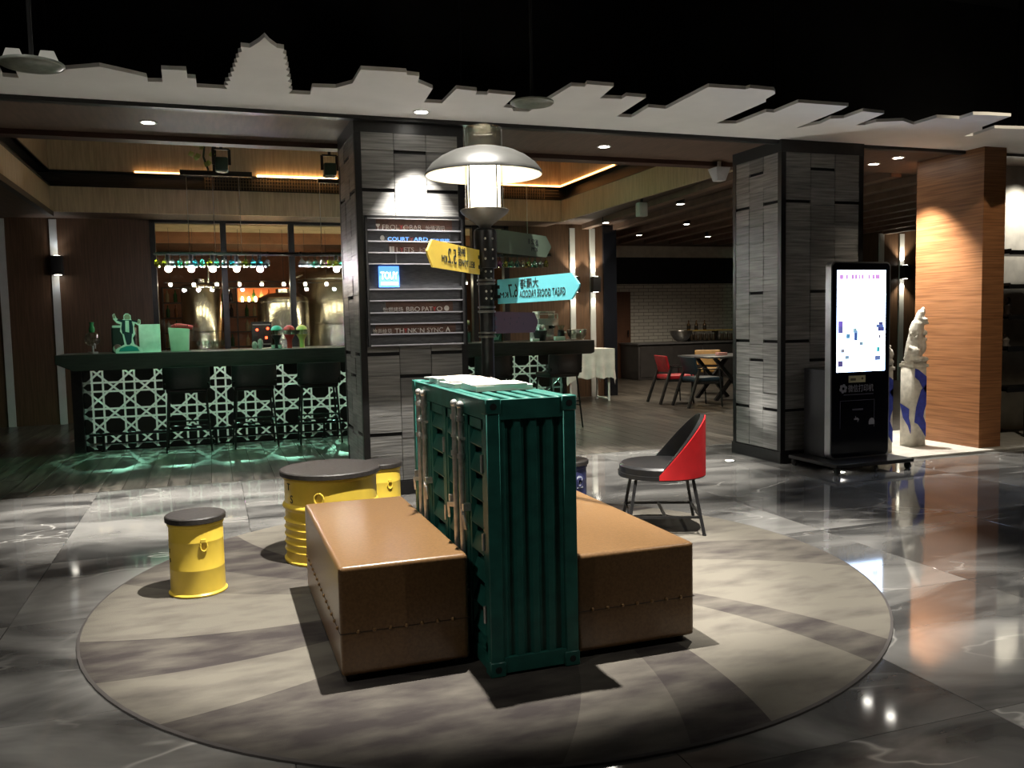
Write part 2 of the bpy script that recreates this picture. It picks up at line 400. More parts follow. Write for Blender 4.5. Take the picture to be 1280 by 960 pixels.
_dg = None
def text_geo(s, size):
    c = bpy.data.curves.new('t', 'FONT'); c.body = s; c.size = size; c.extrude = .0012
    c.resolution_u = 3
    o = bpy.data.objects.new('t', c); COL.objects.link(o)
    dg = bpy.context.evaluated_depsgraph_get(); e = o.evaluated_get(dg)
    me = e.to_mesh(); vs = [v.co.copy() for v in me.vertices]; fs = [tuple(p.vertices) for p in me.polygons]
    e.to_mesh_clear(); bpy.data.objects.remove(o); bpy.data.curves.remove(c)
    return vs, fs
def text(s, size, org, right, up, m, parent, width=None, mirror=False, name='lettering', local=False):
    """flat raised lettering; org = lower left corner as seen; mirror = seen from the back"""
    vs, fs = text_geo(s, size)
    if not vs: return None
    x0 = min(v.x for v in vs); x1 = max(v.x for v in vs)
    k = (width/(x1-x0)) if width else 1.0
    right = Vector(right).normalized(); up = Vector(up).normalized(); n = right.cross(up)
    mb = MB(); out = []
    for v in vs:
        x = (v.x-x0)*k
        if mirror: x = (x1-x0)*k-x
        out.append(Vector(org)+right*x+up*v.y+n*v.z)
    mb.add(out, fs)
    return ob(name, mb, m, parent, local=local)

# ================================================================== SETTING
# ---- marble floor: slabs over a dark bed
bed = MB().box(-7, 13, -4, 8.29, -.06, -.022)
floor = struct(ob('floor', bed, mat('grout_bed', (.05, .05, .048), .8)), 'polished grey veined marble floor of the lobby')
TS = 1.2
tile_me = mesh_of(MB().box(-TS/2+.001, TS/2-.001, -TS/2+.001, TS/2-.001, -.022, 0), 'tile', M_MARBLE, bevel=.0012, seg=1)
for i in range(17):
    for j in range(10):
        x = -7+TS*(i+.5); y = 8.29-TS*(j+.5)
        if y < -3.6: continue
        inst('tile', tile_me, (x, y, 0), floor)
# ---- timber floor of the bar
wf = struct(ob('floor_timber', MB().box(-7, 16, 8.30, 21, -.06, -.02), mat('plank_bed', (.02, .018, .016), .8)), 'grey stained plank floor of the bar')
PW, PL = .19, 1.55
plank_me = mesh_of(MB().box(-PW/2+.0015, PW/2-.0015, -PL/2+.0015, PL/2-.0015, -.02, 0), 'plank', M_PLANK, bevel=.0015, seg=1)
rest = MB(); cnt = 0
cells = []
for i in range(int(22/PW)):
    x = -6.9+PW*(i+.5); sh = [0, .55, 1.0, .3][i % 4]
    for j in range(-1, 9):
        y = 8.30+PL*(j+.5)+sh-PL
        y0, y1 = max(8.30, y-PL/2), min(20.9, y+PL/2)
        if y1-y0 < .1: continue
        cells.append((x, y0, y1))
def vis(c):
    x, y0, y1 = c; return -2.6-.12*(y0-8.3) < x-.0 < 5.6+.95*(y1-8.3) and x < 12
cells.sort(key=lambda c: (not vis(c), c[1]))
for x, y0, y1 in cells:
    if cnt < 296 and vis((x, y0, y1)):
        o = inst('plank', plank_me, (x, (y0+y1)/2, 0), wf, scale=(1, (y1-y0)/PL, 1)); cnt += 1
    else:
        rest.box(x-PW/2+.0015, x+PW/2-.0015, y0+.0015, y1-.0015, -.02, 0)
o = ob('plank_field', rest, M_PLANK, wf); o['kind'] = 'stuff'
struct(ob('trim_1', MB().box(-7, 13, 8.288, 8.302, -.02, .002), STEEL), 'thin metal strip between marble and timber floors')

# ---- shell of the lobby
struct(ob('wall_front', MB().box(-7.2, 13.2, -4.2, -4, 0, 4.8), WALNUT), 'dark wall behind the lobby')
struct(ob('wall_left', MB().box(-7.2, -7, -4, 21, 0, 4.8), WALNUT), 'dark timber side wall of the lobby')
struct(ob('wall_right', MB().box(16, 16.2, -4, 21, 0, 4.8), WALNUT), 'dark far side wall')
struct(ob('wall_right_lobby', MB().box(13, 13.2, -4, 7.0, 0, 4.8), WALNUT), 'dark side wall of the lobby')
struct(ob('ceiling', MB().box(-7.2, 13.2, -4.2, 8.4, 4.62, 4.8), BLACKC), 'black painted open ceiling')
# black ducts and pipes under the ceiling
def duct(x0, x1, y0, y1, z0, z1, label):
    tag(ob('air_duct', MB().box(x0, x1, y0, y1, z0, z1), mat('dark_duct_sheet', (.030, .031, .034), .7), bevel=.03), label, 'duct')
duct(3.6, 11.5, 2.15, 2.9, 4.0, 4.615, 'wide dark sheet metal air duct under the black ceiling')
duct(-6, 0.2, 5.75, 6.15, 4.2, 4.615, 'narrow dark air duct near the hanging glass disc')
for k, y in enumerate((5.1, 5.35)):
    tag(ob('ceiling_pipe', MB().cyl((-6.5, y, 4.55), (12.8, y, 4.55), .045), mat('dark_pipe', (.02, .02, .022), .6)), 'black pipe running along the dark ceiling', 'pipe', 'black ceiling pipes')

# ---- white skyline cut-out ceiling panel (flat board, outline of a city)
HC = 3.1
c1 = [(0, 265), (10, 285), (70, 290), (58, 262), (225, 260), (300, 254), (370, 248), (440, 263), (545, 287), (550, 304), (605, 305), (600, 258), (693, 262), (697, 290), (728, 292), (732, 324), (846, 331), (834, 318), (850, 316),
      (838, 303), (858, 301), (850, 287), (864, 284), (858, 268), (872, 265), (866, 250), (878, 248), (872, 234), (884, 232), (878, 216), (890, 213), (886, 197), (900, 192), (896, 174), (930, 178), (965, 156), (985, 138), (1003, 158), (1030, 178), (1057, 182),
      (1052, 198), (1066, 204), (1054, 219), (1070, 225), (1060, 240), (1074, 246), (1064, 260), (1078, 268), (1066, 283), (1082, 289), (1070, 303), (1086, 311), (1074, 326), (1088, 334), (1075, 348), (1155, 352), (1162, 324), (1250, 327)]
c2 = [(60, 303), (90, 253), (255, 263), (258, 272), (303, 277), (298, 300), (352, 322), (320, 372), (385, 376), (437, 323), (512, 331), (508, 344), (550, 345), (555, 338), (652, 347), (608, 390), (640, 393), (645, 404), (700, 406), (855, 313), (905, 316), (912, 306), (1010, 314), (960, 357), (1040, 360), (1055, 349), (1127, 355), (1020, 424), (1075, 427), (1135, 390), (1200, 396)]
c3 = [(0, 378), (105, 324), (245, 333), (260, 328), (350, 337), (355, 349), (318, 370), (320, 379), (135, 459), (210, 460), (320, 417), (350, 419), (440, 382), (627, 395), (600, 409), (432, 477), (520, 461), (560, 442), (610, 440), (680, 414), (760, 423), (655, 466), (690, 465), (730, 454), (830, 450), (870, 464), (955, 438), (1040, 443), (1090, 427), (1145, 428), (1232, 433), (1120, 474), (1125, 483), (1055, 507), (1090, 505), (1170, 477), (1280, 480), (1330, 470), (1420, 500), (1500, 492), (1600, 520)]
sky = [atz(x*.3359, y*.3359, HC) for x, y in c1]+[atz(420+x*.34375, y*.34375, HC) for x, y in c2]+[atz(850+x*.3359, y*.3359, HC) for x, y in c3]
left_ext = [(-6.9, 6.0), (-4.6, 6.0), (-4.4, 5.6), (-3.6, 5.65), (-3.5, 6.15), (-2.4, 6.1), (-2.2, 5.75), (-1.75, 5.8)]
poly = left_ext+[(p.x, p.y) for p in sky]+[(12.9, 6.3), (12.9, 6.98), (-6.9, 6.98)]
poly = [p for p in poly if p[1] <= 6.981]
sk = struct(ob('ceiling_skyline_panel', MB().prism(poly, HC, HC+.026), WHITE, tri=True), 'white ceiling board cut to a city skyline with a pagoda')
struct(ob('trim_2', MB().box(-7, 13, 6.98, 7.06, HC-.03, HC+.15), BLACK), 'black trim between white skyline board and brown soffit')
# hangers hold the board to the ceiling
for x in (-4, -1, 2, 5, 8, 11):
    ob('hanger_rod', MB().cyl((x, 6.85, HC+.06), (x, 6.85, 4.63), .008, n=6), BLACK, sk)

struct(ob('wall_bulkhead', MB().box(-7, 13, 7.07, 7.12, HC+.12, 4.62), BLACKC), 'black bulkhead above the soffit')
# ---- brown soffit around the tray
struct(ob('ceiling_soffit', MB().box(-7, 13, 7.06, 8.30, HC, HC+.12), BROWNCEIL), 'dark brown veneered soffit')
struct(ob('trim_3', MB().box(-7, 5.72, 8.14, 8.30, HC-.045, HC), mat('reddish_brown_trim', (.05, .022, .014), .5)), 'reddish brown edge of the soffit')
struct(ob('ceiling_soffit_left', MB().box(-7, -2.11, 8.30, 14.6, HC, HC+.12), BROWNCEIL), 'dark soffit beside the tray ceiling')
struct(ob('ceiling_soffit_back', MB().box(-2.11, 5.76, 13.74, 14.6, HC, HC+.12), BROWNCEIL), 'dark soffit over the bar windows')
struct(ob('trim_4', MB().box(-2.11, -2.03, 8.3, 13.7, HC-.07, HC), BLACKW), 'dark edge under the left band of the tray')
# tray: lower oak band, dark recess, upper oak band, lid
tray = struct(ob('ceiling_tray', MB().box(-2.4, 6.05, 8.30, 14.0, 4.42, 4.5), OAK), 'raised oak tray ceiling above the bar')
def band(z0, z1, nm, m, d=0.0):
    ob(nm, MB().box(-2.07-d-.04, -2.07-d, 8.3, 13.7+d, z0, z1), m, tray)
    ob(nm, MB().box(-2.07-d-.04, 5.72+d+.04, 13.7+d, 13.74+d, z0, z1), m, tray)
    ob(nm, MB().box(5.72+d, 5.72+d+.04, 8.3, 13.7+d, z0, z1), m, tray)
    ob(nm, MB().box(-2.07-d, 5.72+d, 8.26, 8.3, z0, z1), m, tray)
band(HC, 3.47, 'lower_band', OAK)
band(3.47, 3.67, 'recess', BLACKW, .16)
band(3.67, 4.43, 'upper_band', OAK)
for z in (3.455, 3.67):
    ob('recess_ledge', MB().box(-2.25, -2.05, 8.3, 13.9, z, z+.015).box(-2.25, 5.9, 13.69, 13.9, z, z+.015).box(5.71, 5.9, 8.3, 13.9, z, z+.015), BLACKW, tray)
# air grille in the recess along the back and right
g = MB()
for k in range(130):
    x = 0.0+k*.042; g.box(x, x+.012, 13.715, 13.735, 3.47, 3.66)
for z in (3.52, 3.57, 3.62): g.box(0, 5.7, 13.72, 13.735, z, z+.008)
ob('air_grille', g, mat('bronze_grille', (.12, .085, .05), .5), tray)['kind'] = 'stuff'
# cove light strips
LED = emis('amber_cove_led', (1, .52, .18), 14)
ob('cove_light_strip', MB().box(.75, 1.95, 13.66, 13.685, 3.675, 3.70), LED, tray)
ob('cove_light_strip', MB().box(-.95, .1, 13.66, 13.685, 3.675, 3.695), emis('amber_cove_led_dim', (1, .52, .2), 5), tray)
ob('cove_light_strip', MB().box(2.4, 5.69, 13.66, 13.685, 3.675, 3.70), emis('amber_cove_led_mid', (1, .42, .12), 7), tray)
ob('cove_light_strip', MB().box(5.69, 5.705, 11.6, 13.68, 3.675, 3.70), emis('amber_cove_led_mid', (1, .42, .12), 7), tray)

# ---- right zone ceiling: dark boards between lighter beams
bc = struct(ob('ceiling_beamed', MB().box(5.76, 16, 8.30, 21, HC+.05, HC+.15), mat('dark_board_ceiling', (.06, .036, .026), .55, stretch=(1, .2, 1))), 'dark boarded ceiling of the dining zone')
beam_m = mat('brown_ceiling_beam', (.14, .09, .065), .5, 0, .2, 5)
for k in range(12):
    x = 5.95+k*.62
    y1 = 14.45 if not 6.9 < x < 12.6 else 17.2
    ob('ceiling_beam', MB().beam((x, 8.31, HC+.01), (x+.09*(y1-8.31), y1, HC+.01), .14, .10), beam_m, bc)

# ---- back wall of the bar, y = 14.5
YB = 14.5
wl = struct(ob('wall_back_left', MB().box(-7, -.80, YB, YB+.15, 0, 3.2), WALNUT), 'dark walnut back wall left of the bar windows')
wr = struct(ob('wall_back_right', MB().box(5.02, 6.86, YB, YB+.15, 0, 3.2), WALNUT), 'walnut wall with light strips right of the bar windows')
struct(ob('wall_pier_black', MB().box(6.86, 7.12, YB-.05, YB+.3, 0, 3.12), mat('gloss_black_pier', (.01, .011, .016), .15)), 'glossy black pier at the dining room opening')
wf2 = struct(ob('wall_back_far', MB().box(12.5, 16, YB, YB+.15, 0, 3.2), WALNUT), 'lit walnut wall with light strips behind the timber pier')
STRIP = mat('pale_metal_strip', (.55, .56, .55), .45, .0, .04, 6)
def pilaster(wall, x, y, wd=.10, z0=0, z1=3.08):
    ob('metal_strip', MB().box(x-wd/2, x+wd/2, y-.03, y, z0, z1), STRIP, wall)
def sconce(x, y, z, up, dn, label, col=(1, .9, .7)):
    t = thing('wall_sconce', label, 'wall light', (x, y, z))
    ob('housing', MB().box(x-.075, x+.075, y-.16, y-.02, z-.14, z+.14), BLACK, t, bevel=.006)
    for s in (-1, 1): ob('lens', MB().cyl((x, y-.09, z+s*.1395), (x, y-.09, z+s*.144), .05), emis('sconce_lens', (1, .93, .8), 12), t)
    ob('wall_plate', MB().box(x-.05, x+.05, y-.032, y-.015, z-.1, z+.1), BLACK, t)
    if up: spot((x, y-.09, z+.16), (x, y-.045, z+1), up, 95, col, .6, .03)
    if dn: spot((x, y-.09, z-.16), (x, y-.045, z-1), dn, 95, col, .6, .03)
for x in (-2.17, -2.86): pilaster(wl, x, YB)
sconce(-2.12, YB-.03, 2.39, 2.5, 1.2, 'black up and down wall light on the dark walnut wall by the bar end', (.9, .95, 1))
for x in (6.25, 6.65): pilaster(wr, x, YB)
sconce(6.25, YB-.03, 2.06, 30, 9, 'black up and down wall light on the metal strip nearer the bar windows')
sconce(6.66, YB-.03, 2.06, 30, 9, 'black up and down wall light on the metal strip beside the glossy black pier')
for x in (13.25, 13.78): pilaster(wf2, x, YB, .12)
sconce(13.78, YB-.03, 2.28, 45, 30, 'black up and down wall light on the wall glimpsed behind the kiosk')

# ---- window to the brewery
win = struct(ob('window_1', MB().box(-.82, 5.02, YB-.02, YB+.12, 3.06, 3.2).box(-.82, 5.02, YB-.02, YB+.12, .94, 1.04)
             .box(-.84, -.76, YB-.02, YB+.12, .94, 3.2).box(4.94, 5.03, YB-.02, YB+.12, .94, 3.2), BLACK), 'black framed window to the brewery')
MX = (.24, 1.29, 2.34, 3.39, 4.4)
for x in MX: ob('mullion', MB().box(x-.045, x+.045, YB-.03, YB+.11, 1.0, 3.1), BLACK, win)
GL = glass('window_glass', (.93, .96, .94), .03)
for a, b in zip((-.8,)+MX, MX+(4.98,)): ob('pane', MB().box(a+.03, b-.03, YB+.045, YB+.055, 1.03, 3.07), GL, win)
struct(ob('wall_under_window', MB().box(-.82, 5.02, YB, YB+.15, 0, .95), WALNUT), 'dark wall below the brewery window')

# ---- brewery room
struct(ob('wall_brewery_back', MB().box(-2.2, 6.9, 18.6, 18.75, 0, 3.6), mat('terracotta_plaster', (.20, .085, .045), .8)), 'terracotta back wall of the brewery')
struct(ob('wall_brewery_left', MB().box(-2.3, -2.15, YB+.15, 18.6, 0, 3.6), WALNUT), 'dark left wall of the brewery')
struct(ob('wall_brewery_right', MB().box(6.76, 6.86, YB+.15, 18.6, 0, 3.6), WALNUT), 'dark right wall of the brewery')
struct(ob('ceiling_brewery_rear', MB().box(-2.3, 6.9, 15.8, 18.75, 2.92, 3.05), mat('dark_rust_ceiling', (.10, .05, .03), .8)), 'dark rust ceiling over the tanks')
struct(ob('ceiling_brewery', MB().box(-2.3, 6.9, YB+.15, 15.8, 3.05, 3.2), mat('cream_ceiling', (.50, .38, .22), .8)), 'cream brewery ceiling')
struct(ob('trim_5', MB().box(-2.2, 6.86, 15.76, 15.82, 2.86, 3.06), mat('rust_bulkhead', (.26, .11, .05), .7)), 'rust coloured bulkhead in the brewery')

# ---- far dining room
YF = 18.6
struct(ob('wall_far', MB().box(7.12, 14, YF, YF+.15, 0, 2.28), brick_wall_mat()), 'white painted brick wall of the far dining room')
struct(ob('wall_far_fascia', MB().box(7.12, 14, YF-.1, YF+.15, 2.87, 3.14), mat('white_fascia', (.55, .53, .48), .7)), 'off white fascia above the dark bulkhead')
struct(ob('wall_far_bulkhead', MB().box(7.12, 14, YF-.06, YF+.15, 2.24, 2.87), mat('black_glass_bulkhead', (.012, .012, .015), .4)), 'black glossy bulkhead above the brick wall')
d1 = struct(ob('door_1', MB().box(8.98, 9.5, YF-.05, YF, 0, 2.05), mat('dark_mahogany_door', (.11, .048, .026), .45, stretch=(10, 1, .6))), 'dark mahogany door in the brick wall')
ob('door_handle', MB().cyl((9.42, YF-.09, .98), (9.42, YF-.09, 1.14), .012).box(9.405, 9.435, YF-.09, YF-.05, 1.05, 1.07), BLACK, d1)
struct(ob('wall_far_left', MB().box(6.9, 7.1, 14.8, YF, 0, 3.2), WALNUT), 'dark side wall of the far dining room')
struct(ob('wall_far_right', MB().box(13.9, 14.0, 14.66, YF, 0, 3.2), WALNUT), 'dark right wall of the far dining room')

# ---- stone clad columns
def column(nm, x0, x1, y0, y1, label):
    c = struct(ob(nm, MB().box(x0+.02, x1-.02, y0+.02, y1-.02, 0, HC+.02), mat('dark_mortar', (.012, .012, .013), .9)), label)
    ob('plinth', MB().box(x0-.012, x1+.012, y0-.012, y1+.012, 0, .115), BLACK, c)
    ob('capital_band', MB().box(x0-.004, x1+.004, y0-.004, y1+.004, 2.985, HC), BLACK, c)
    tw = .05
    for a in (x0, x1-tw):
        for b in (y0, y1-tw):
            ob('corner_trim', MB().box(a-.002, a+tw+.002, b-.002, b+tw+.002, .115, 2.99), BLACK, c)
    ch = .1675; z0 = .12
    def face(axis):
        a0, a1 = (x0+tw, x1-tw) if axis == 'x' else (y0+tw, y1-tw)
        sw = (a1-a0)/3
        if axis == 'x': me = mesh_of(MB().box(-sw/2+.0025, sw/2-.0025, 0, .02, -.5, .5), 'stone', M_STONE)
        else: me = mesh_of(MB().box(0, .02, -sw/2+.0025, sw/2-.0025, -.5, .5), 'stone', M_STONE)
        for s in range(3):
            base, slits = (.98, (.98, 1.65, 2.82)) if s == 1 else (.50, (.50, 1.17, 2.51))
            bounds = [z0]+[base+ch*m for m in range(-6, 16) if .17 < base+ch*m < 2.94]+[2.985]
            for a, b in zip(bounds[:-1], bounds[1:]):
                lo_ = a+(.030 if any(abs(a-q) < .02 for q in slits) else .0025)
                pr = random.choice((0, .002, .003, .005))
                zc, hh = (lo_+b)/2, b-lo_
                if axis == 'x': inst('stone', me, (a0+sw*(s+.5), y0+.004-pr, zc), c, scale=(1, 1, hh))
                else: inst('stone', me, (x0+.004-pr, a0+sw*(s+.5), zc), c, scale=(1, 1, hh))
    face('x'); face('y')
    return c
column('column_left', 1.15, 2.06, 7.05, 7.95, 'grey split stone column carrying the directory sign')
column('column_right', 5.165, 6.125, 6.95, 7.75, 'grey split stone column behind the display kiosk')

# ---- orange timber pier and the bright display bay at the right
struct(ob('wall_pier_timber', MB().box(7.46, 7.755, 6.75, 7.63, 0, HC), PIER), 'orange veneered timber pier')
struct(ob('floor_display_strip', MB().box(6.2, 12.9, 6.62, 8.2, 0, .022), mat('pale_stone_strip', (.55, .53, .48), .3), bevel=.004), 'pale stone plinth strip under the carved posts')
struct(ob('wall_display', MB().box(7.755, 12.9, 7.6, 7.7, 0, HC), mat('ivory_plaster', (.62, .58, .49), .8)), 'ivory wall behind the metal shelves')

# ---- recessed downlights
def downlight(p, label, r=.05, group=None, s=30, top=None):
    t = thing('recessed_downlight', label, 'downlight', p, 0, group)
    ob('trim_ring', MB().lathe([(r, -.004), (r+.018, -.006), (r+.02, .004), (r, .004)], 20, ring=True), WHITE, t, local=True)
    ob('lens', MB().cyl((0, 0, -.003), (0, 0, .003), r, n=20), emis('downlight_lens', (1, .95, .85), s), t, local=True)
    if top: ob('can', MB().cyl((0, 0, .004), (0, 0, top-p[2]), r+.015, n=20), BLACK, t, local=True)
for x, y in ((-.41, 7.65), (3.66, 7.67)):
    downlight((x, y, HC), 'round recessed downlight in the brown soffit over the bar entrance', group='soffit downlights')
downlight((1.64, 6.76, HC), 'round recessed downlight in the white skyline board above the stone column')
for x, y in ((7.04, 7.47), (7.06, 7.85), (7.62, 7.67)):
    downlight((x, y, HC), 'round recessed downlight in the brown soffit near the orange timber pier', group='downlights by the timber pier')
for x, y in ((6.43, 10.97), (6.39, 13.36), (7.94, 13.34), (8.02, 15.26), (9.64, 15.36)):
    downlight((x, y, HC-.045), 'small can downlight under the dark beamed dining ceiling', .05, 'dining ceiling downlights', 25, HC+.05)

# ================================================================== OBJECTS: seating island
# ---- round rug
RC = (1.41, 4.50)
rug = thing('round_rug', 'large round grey carpet rug with swirling dark and pale wedges', 'rug', (RC[0], RC[1], 0))
ob('pile', MB().lathe([(2.055, .001), (2.06, .006), (2.055, .0125), (0.0, .0125)], 96), rug_mat(), rug, local=True)
ob('binding', MB().lathe([(2.05, .0005), (2.068, .001), (2.068, .009), (2.055, .0125), (2.05, .0118)], 96, ring=True), mat('dark_rug_binding', (.06, .053, .05), .95), rug, local=True)
RZ = .0125

# ---- green shipping container cabinet
CX0, CX1, CY0, CY1, CH = 1.003, 1.385, 3.20, 4.50, 1.14
con = thing('container_cabinet', 'dark green miniature shipping container cabinet with chrome locking bars', 'cabinet', ((CX0+CX1)/2, (CY0+CY1)/2, RZ))
zb = RZ
ob('core', MB().box(CX0+.045, CX1-.045, CY0+.05, CY1-.05, zb+.03, CH-.035), GREEN, con)
# end panel with vertical corrugation
def corrugated(y, face, nm):
    n = 4; x0 = CX0+.055; x1 = CX1-.055; p = (x1-x0)/n; pts = []
    d = .014*face
    for k in range(n):
        a = x0+k*p
        pts += [(a, y), (a+p*.30, y), (a+p*.42, y+d), (a+p*.82, y+d), (a+p*.94, y)]
    pts.append((x1, y))
    m = MB(); n2 = len(pts)
    vs = [(px, py, zb+.075) for px, py in pts]+[(px, py, CH-.08) for px, py in pts]
    m.add(vs, [(i, i+1, n2+i+1, n2+i) for i in range(n2-1)])
    ob(nm, m, GREEN, con)
corrugated(CY0+.008, 1, 'corrugated_panel'); corrugated(CY1-.008, -1, 'corrugated_panel')
# right side, corrugated too
m = MB(); pts = []
n = 12; p = (CY1-CY0-.12)/n
for k in range(n):
    a = CY0+.06+k*p; x = CX1-.006
    pts += [(x, a), (x, a+p*.3), (x-.02, a+p*.42), (x-.02, a+p*.82), (x, a+p*.94)]
m.add([(a, b, zb+.075) for a, b in pts]+[(a, b, CH-.08) for a, b in pts], [(i, i+1, len(pts)+i+1, len(pts)+i) for i in range(len(pts)-1)])
ob('corrugated_panel', m, GREEN, con)
for x in (CX0, CX1-.055):
    for y in (CY0, CY1-.05): ob('corner_post', MB().box(x, x+.055, y, y+.05, zb+.01, CH-.01), GREEN, con, bevel=.003, seg=1)
for z0, z1 in ((zb+.012, zb+.075), (CH-.085, CH-.006)):
    for y in (CY0+.002, CY1-.032): ob('end_rail', MB().box(CX0+.05, CX1-.05, y, y+.03, z0, z1), GREEN, con)
    for x in (CX0+.002, CX1-.032): ob('side_rail', MB().box(x, x+.03, CY0+.05, CY1-.05, z0, z1), GREEN, con)
for x in (CX0-.004, CX1-.062):
    for y in (CY0-.004, CY1-.062):
        for z0 in (zb, CH-.062):
            c = ob('corner_casting', MB().box(x, x+.066, y, y+.066, z0, z0+.062), GREEN, con, bevel=.004, seg=1)
            yy = y if y < 4 else y+.066
            ob('casting_hole', MB().cyl((x+.033, yy-.001, z0+.031), (x+.033, yy+.001, z0+.031), .014, n=12), LETTER, c)
# roof ridges along the length
rt = GREEN
ob('roof_pan', MB().box(CX0+.03, CX1-.03, CY0+.03, CY1-.03, CH-.035, CH-.028), GREEN, con)
for k in range(5):
    x = CX0+.036+k*.0675; ob('roof_ridge', MB().box(x, x+.038, CY0+.03, CY1-.03, CH-.03, CH-.004), rt, con, bevel=.003, seg=1)
# left side: two door leaves and end panels of louvre slats
XL = CX0
panels = [(CY0+.06, 3.48), (3.66, 3.84), (3.88, 4.14), (4.35, CY1-.055)]
for a, b in panels:
    fr = ob('door_leaf', MB().box(XL+.006, XL+.03, a, a+.028, zb+.08, CH-.09).box(XL+.006, XL+.03, b-.028, b, zb+.08, CH-.09)
            .box(XL+.006, XL+.03, a, b, zb+.08, zb+.12).box(XL+.006, XL+.03, a, b, CH-.13, CH-.09), GREEN, con)
    for k in range(8):
        z = zb+.135+k*.112
        ob('louvre_slat', MB().add([(XL+.028, a+.02, z+.078), (XL+.028, b-.02, z+.078), (XL+.004, b-.02, z+.01), (XL+.004, a+.02, z+.01),
            (XL+.032, a+.02, z+.07), (XL+.032, b-.02, z+.07), (XL+.012, b-.02, z), (XL+.012, a+.02, z)],
            [(0, 1, 2, 3), (7, 6, 5, 4), (0, 4, 5, 1), (1, 5, 6, 2), (2, 6, 7, 3), (3, 7, 4, 0)]), GREEN, fr)
for y0, y1 in ((3.48, 3.66), (4.14, 4.35), (3.84, 3.88)):
    ob('door_stile', MB().box(XL+.002, XL+.034, y0, y1, zb+.08, CH-.09), GREEN, con)
for y in (3.525, 3.622, 4.20, 4.305):
    r = ob('locking_bar', MB().cyl((XL-.014, y, zb+.06), (XL-.014, y, CH-.05), .0125, n=14), CHROME, con)
    for z in (.10, .26, .30, .86, 1.02): ob('bar_collar', MB().cyl((XL-.014, y, z), (XL-.014, y, z+.022), .018, n=14), CHROME, r)
    ob('cam_cap', MB().ball((XL-.014, y, CH-.05), .0175, 12), CHROME, r)
    for z in (.28, .94): ob('bar_bracket', MB().box(XL-.026, XL+.008, y-.02, y+.02, z, z+.012), CHROME, r)
for y, s in ((3.525, -1), (3.622, 1), (4.20, -1), (4.305, 1)):
    h = ob('latch_handle', MB().beam((XL-.018, y, .64), (XL-.032, y+s*.07, .63), .012, .02).beam((XL-.032, y+s*.07, .63), (XL-.024, y+s*.085, .57), .010, .014), CHROME, con)
    ob('latch_keeper', MB().box(XL-.03, XL+.004, y+s*.06-.012, y+s*.06+.012, .645, .675).ball((XL-.014, y+s*.06, .66), .014, 10), CHROME, h)
for y in (3.86, CY0+.065):
    for z in (.22, .52, .84): ob('hinge', MB().cyl((XL-.002, y, z), (XL-.002, y, z+.07), .007, n=10), CHROME, con)
# small prints of a worn emblem on the end panel
for x, z in ((1.16, .80), (1.17, .33), (1.305, .62)):
    ob('paint_scuff', MB().box(x-.012, x+.012, CY0+.0285, CY0+.031, z-.03, z+.03).box(x-.02, x+.018, CY0+.0285, CY0+.031, z-.012, z+.004), LETTER, con)

# ---- magazines on the container
def magazine(cx, cy, z, wd, ln, th, rz, col, label, spine=(.72, .70, .66)):
    t = thing('magazine', label, 'magazine', (cx, cy, z), rz, 'magazines on the green container')
    ob('pages', MB().box(-wd/2+.003, wd/2-.003, -ln/2+.003, ln/2-.003, .001, th-.001), mat('cream_pages', (.72, .69, .6), .7), t, local=True)
    cm = mat('cover_'+label.split()[0]+str(len(MATS)), col, .35, 0, .08, 9)
    ob('front_cover', MB().box(-wd/2, wd/2, -ln/2, ln/2, th-.001, th), cm, t, local=True)
    ob('back_cover', MB().box(-wd/2, wd/2, -ln/2, ln/2, 0, .001), cm, t, local=True)
    ob('spine', MB().box(-wd/2-.001, -wd/2+.001, -ln/2, ln/2, 0, th), cm, t, local=True)
zt = CH-.003
magazine(1.215, 3.70, zt, .27, .22, .022, .03, (.80, .78, .74), 'white covered thick magazine lying over the front roof ridges')
magazine(1.20, 3.69, zt+.022, .26, .20, .008, -.06, (.86, .84, .80), 'thin pale magazine topmost above the front roof ridges')
magazine(1.17, 3.95, zt, .26, .21, .020, .10, (.82, .80, .76), 'pale magazine in the middle of the container roof')
magazine(1.18, 3.99, zt+.020, .24, .20, .007, -.12, (.85, .80, .76), 'thin tilted magazine on the middle of the container roof')
magazine(1.19, 4.24, zt, .27, .21, .020, -.05, (.84, .82, .78), 'ivory magazine on the container roof by the lamp post')
magazine(1.16, 4.25, zt+.020, .24, .19, .007, .16, (.87, .85, .82), 'thin white magazine on top by the lamp post')

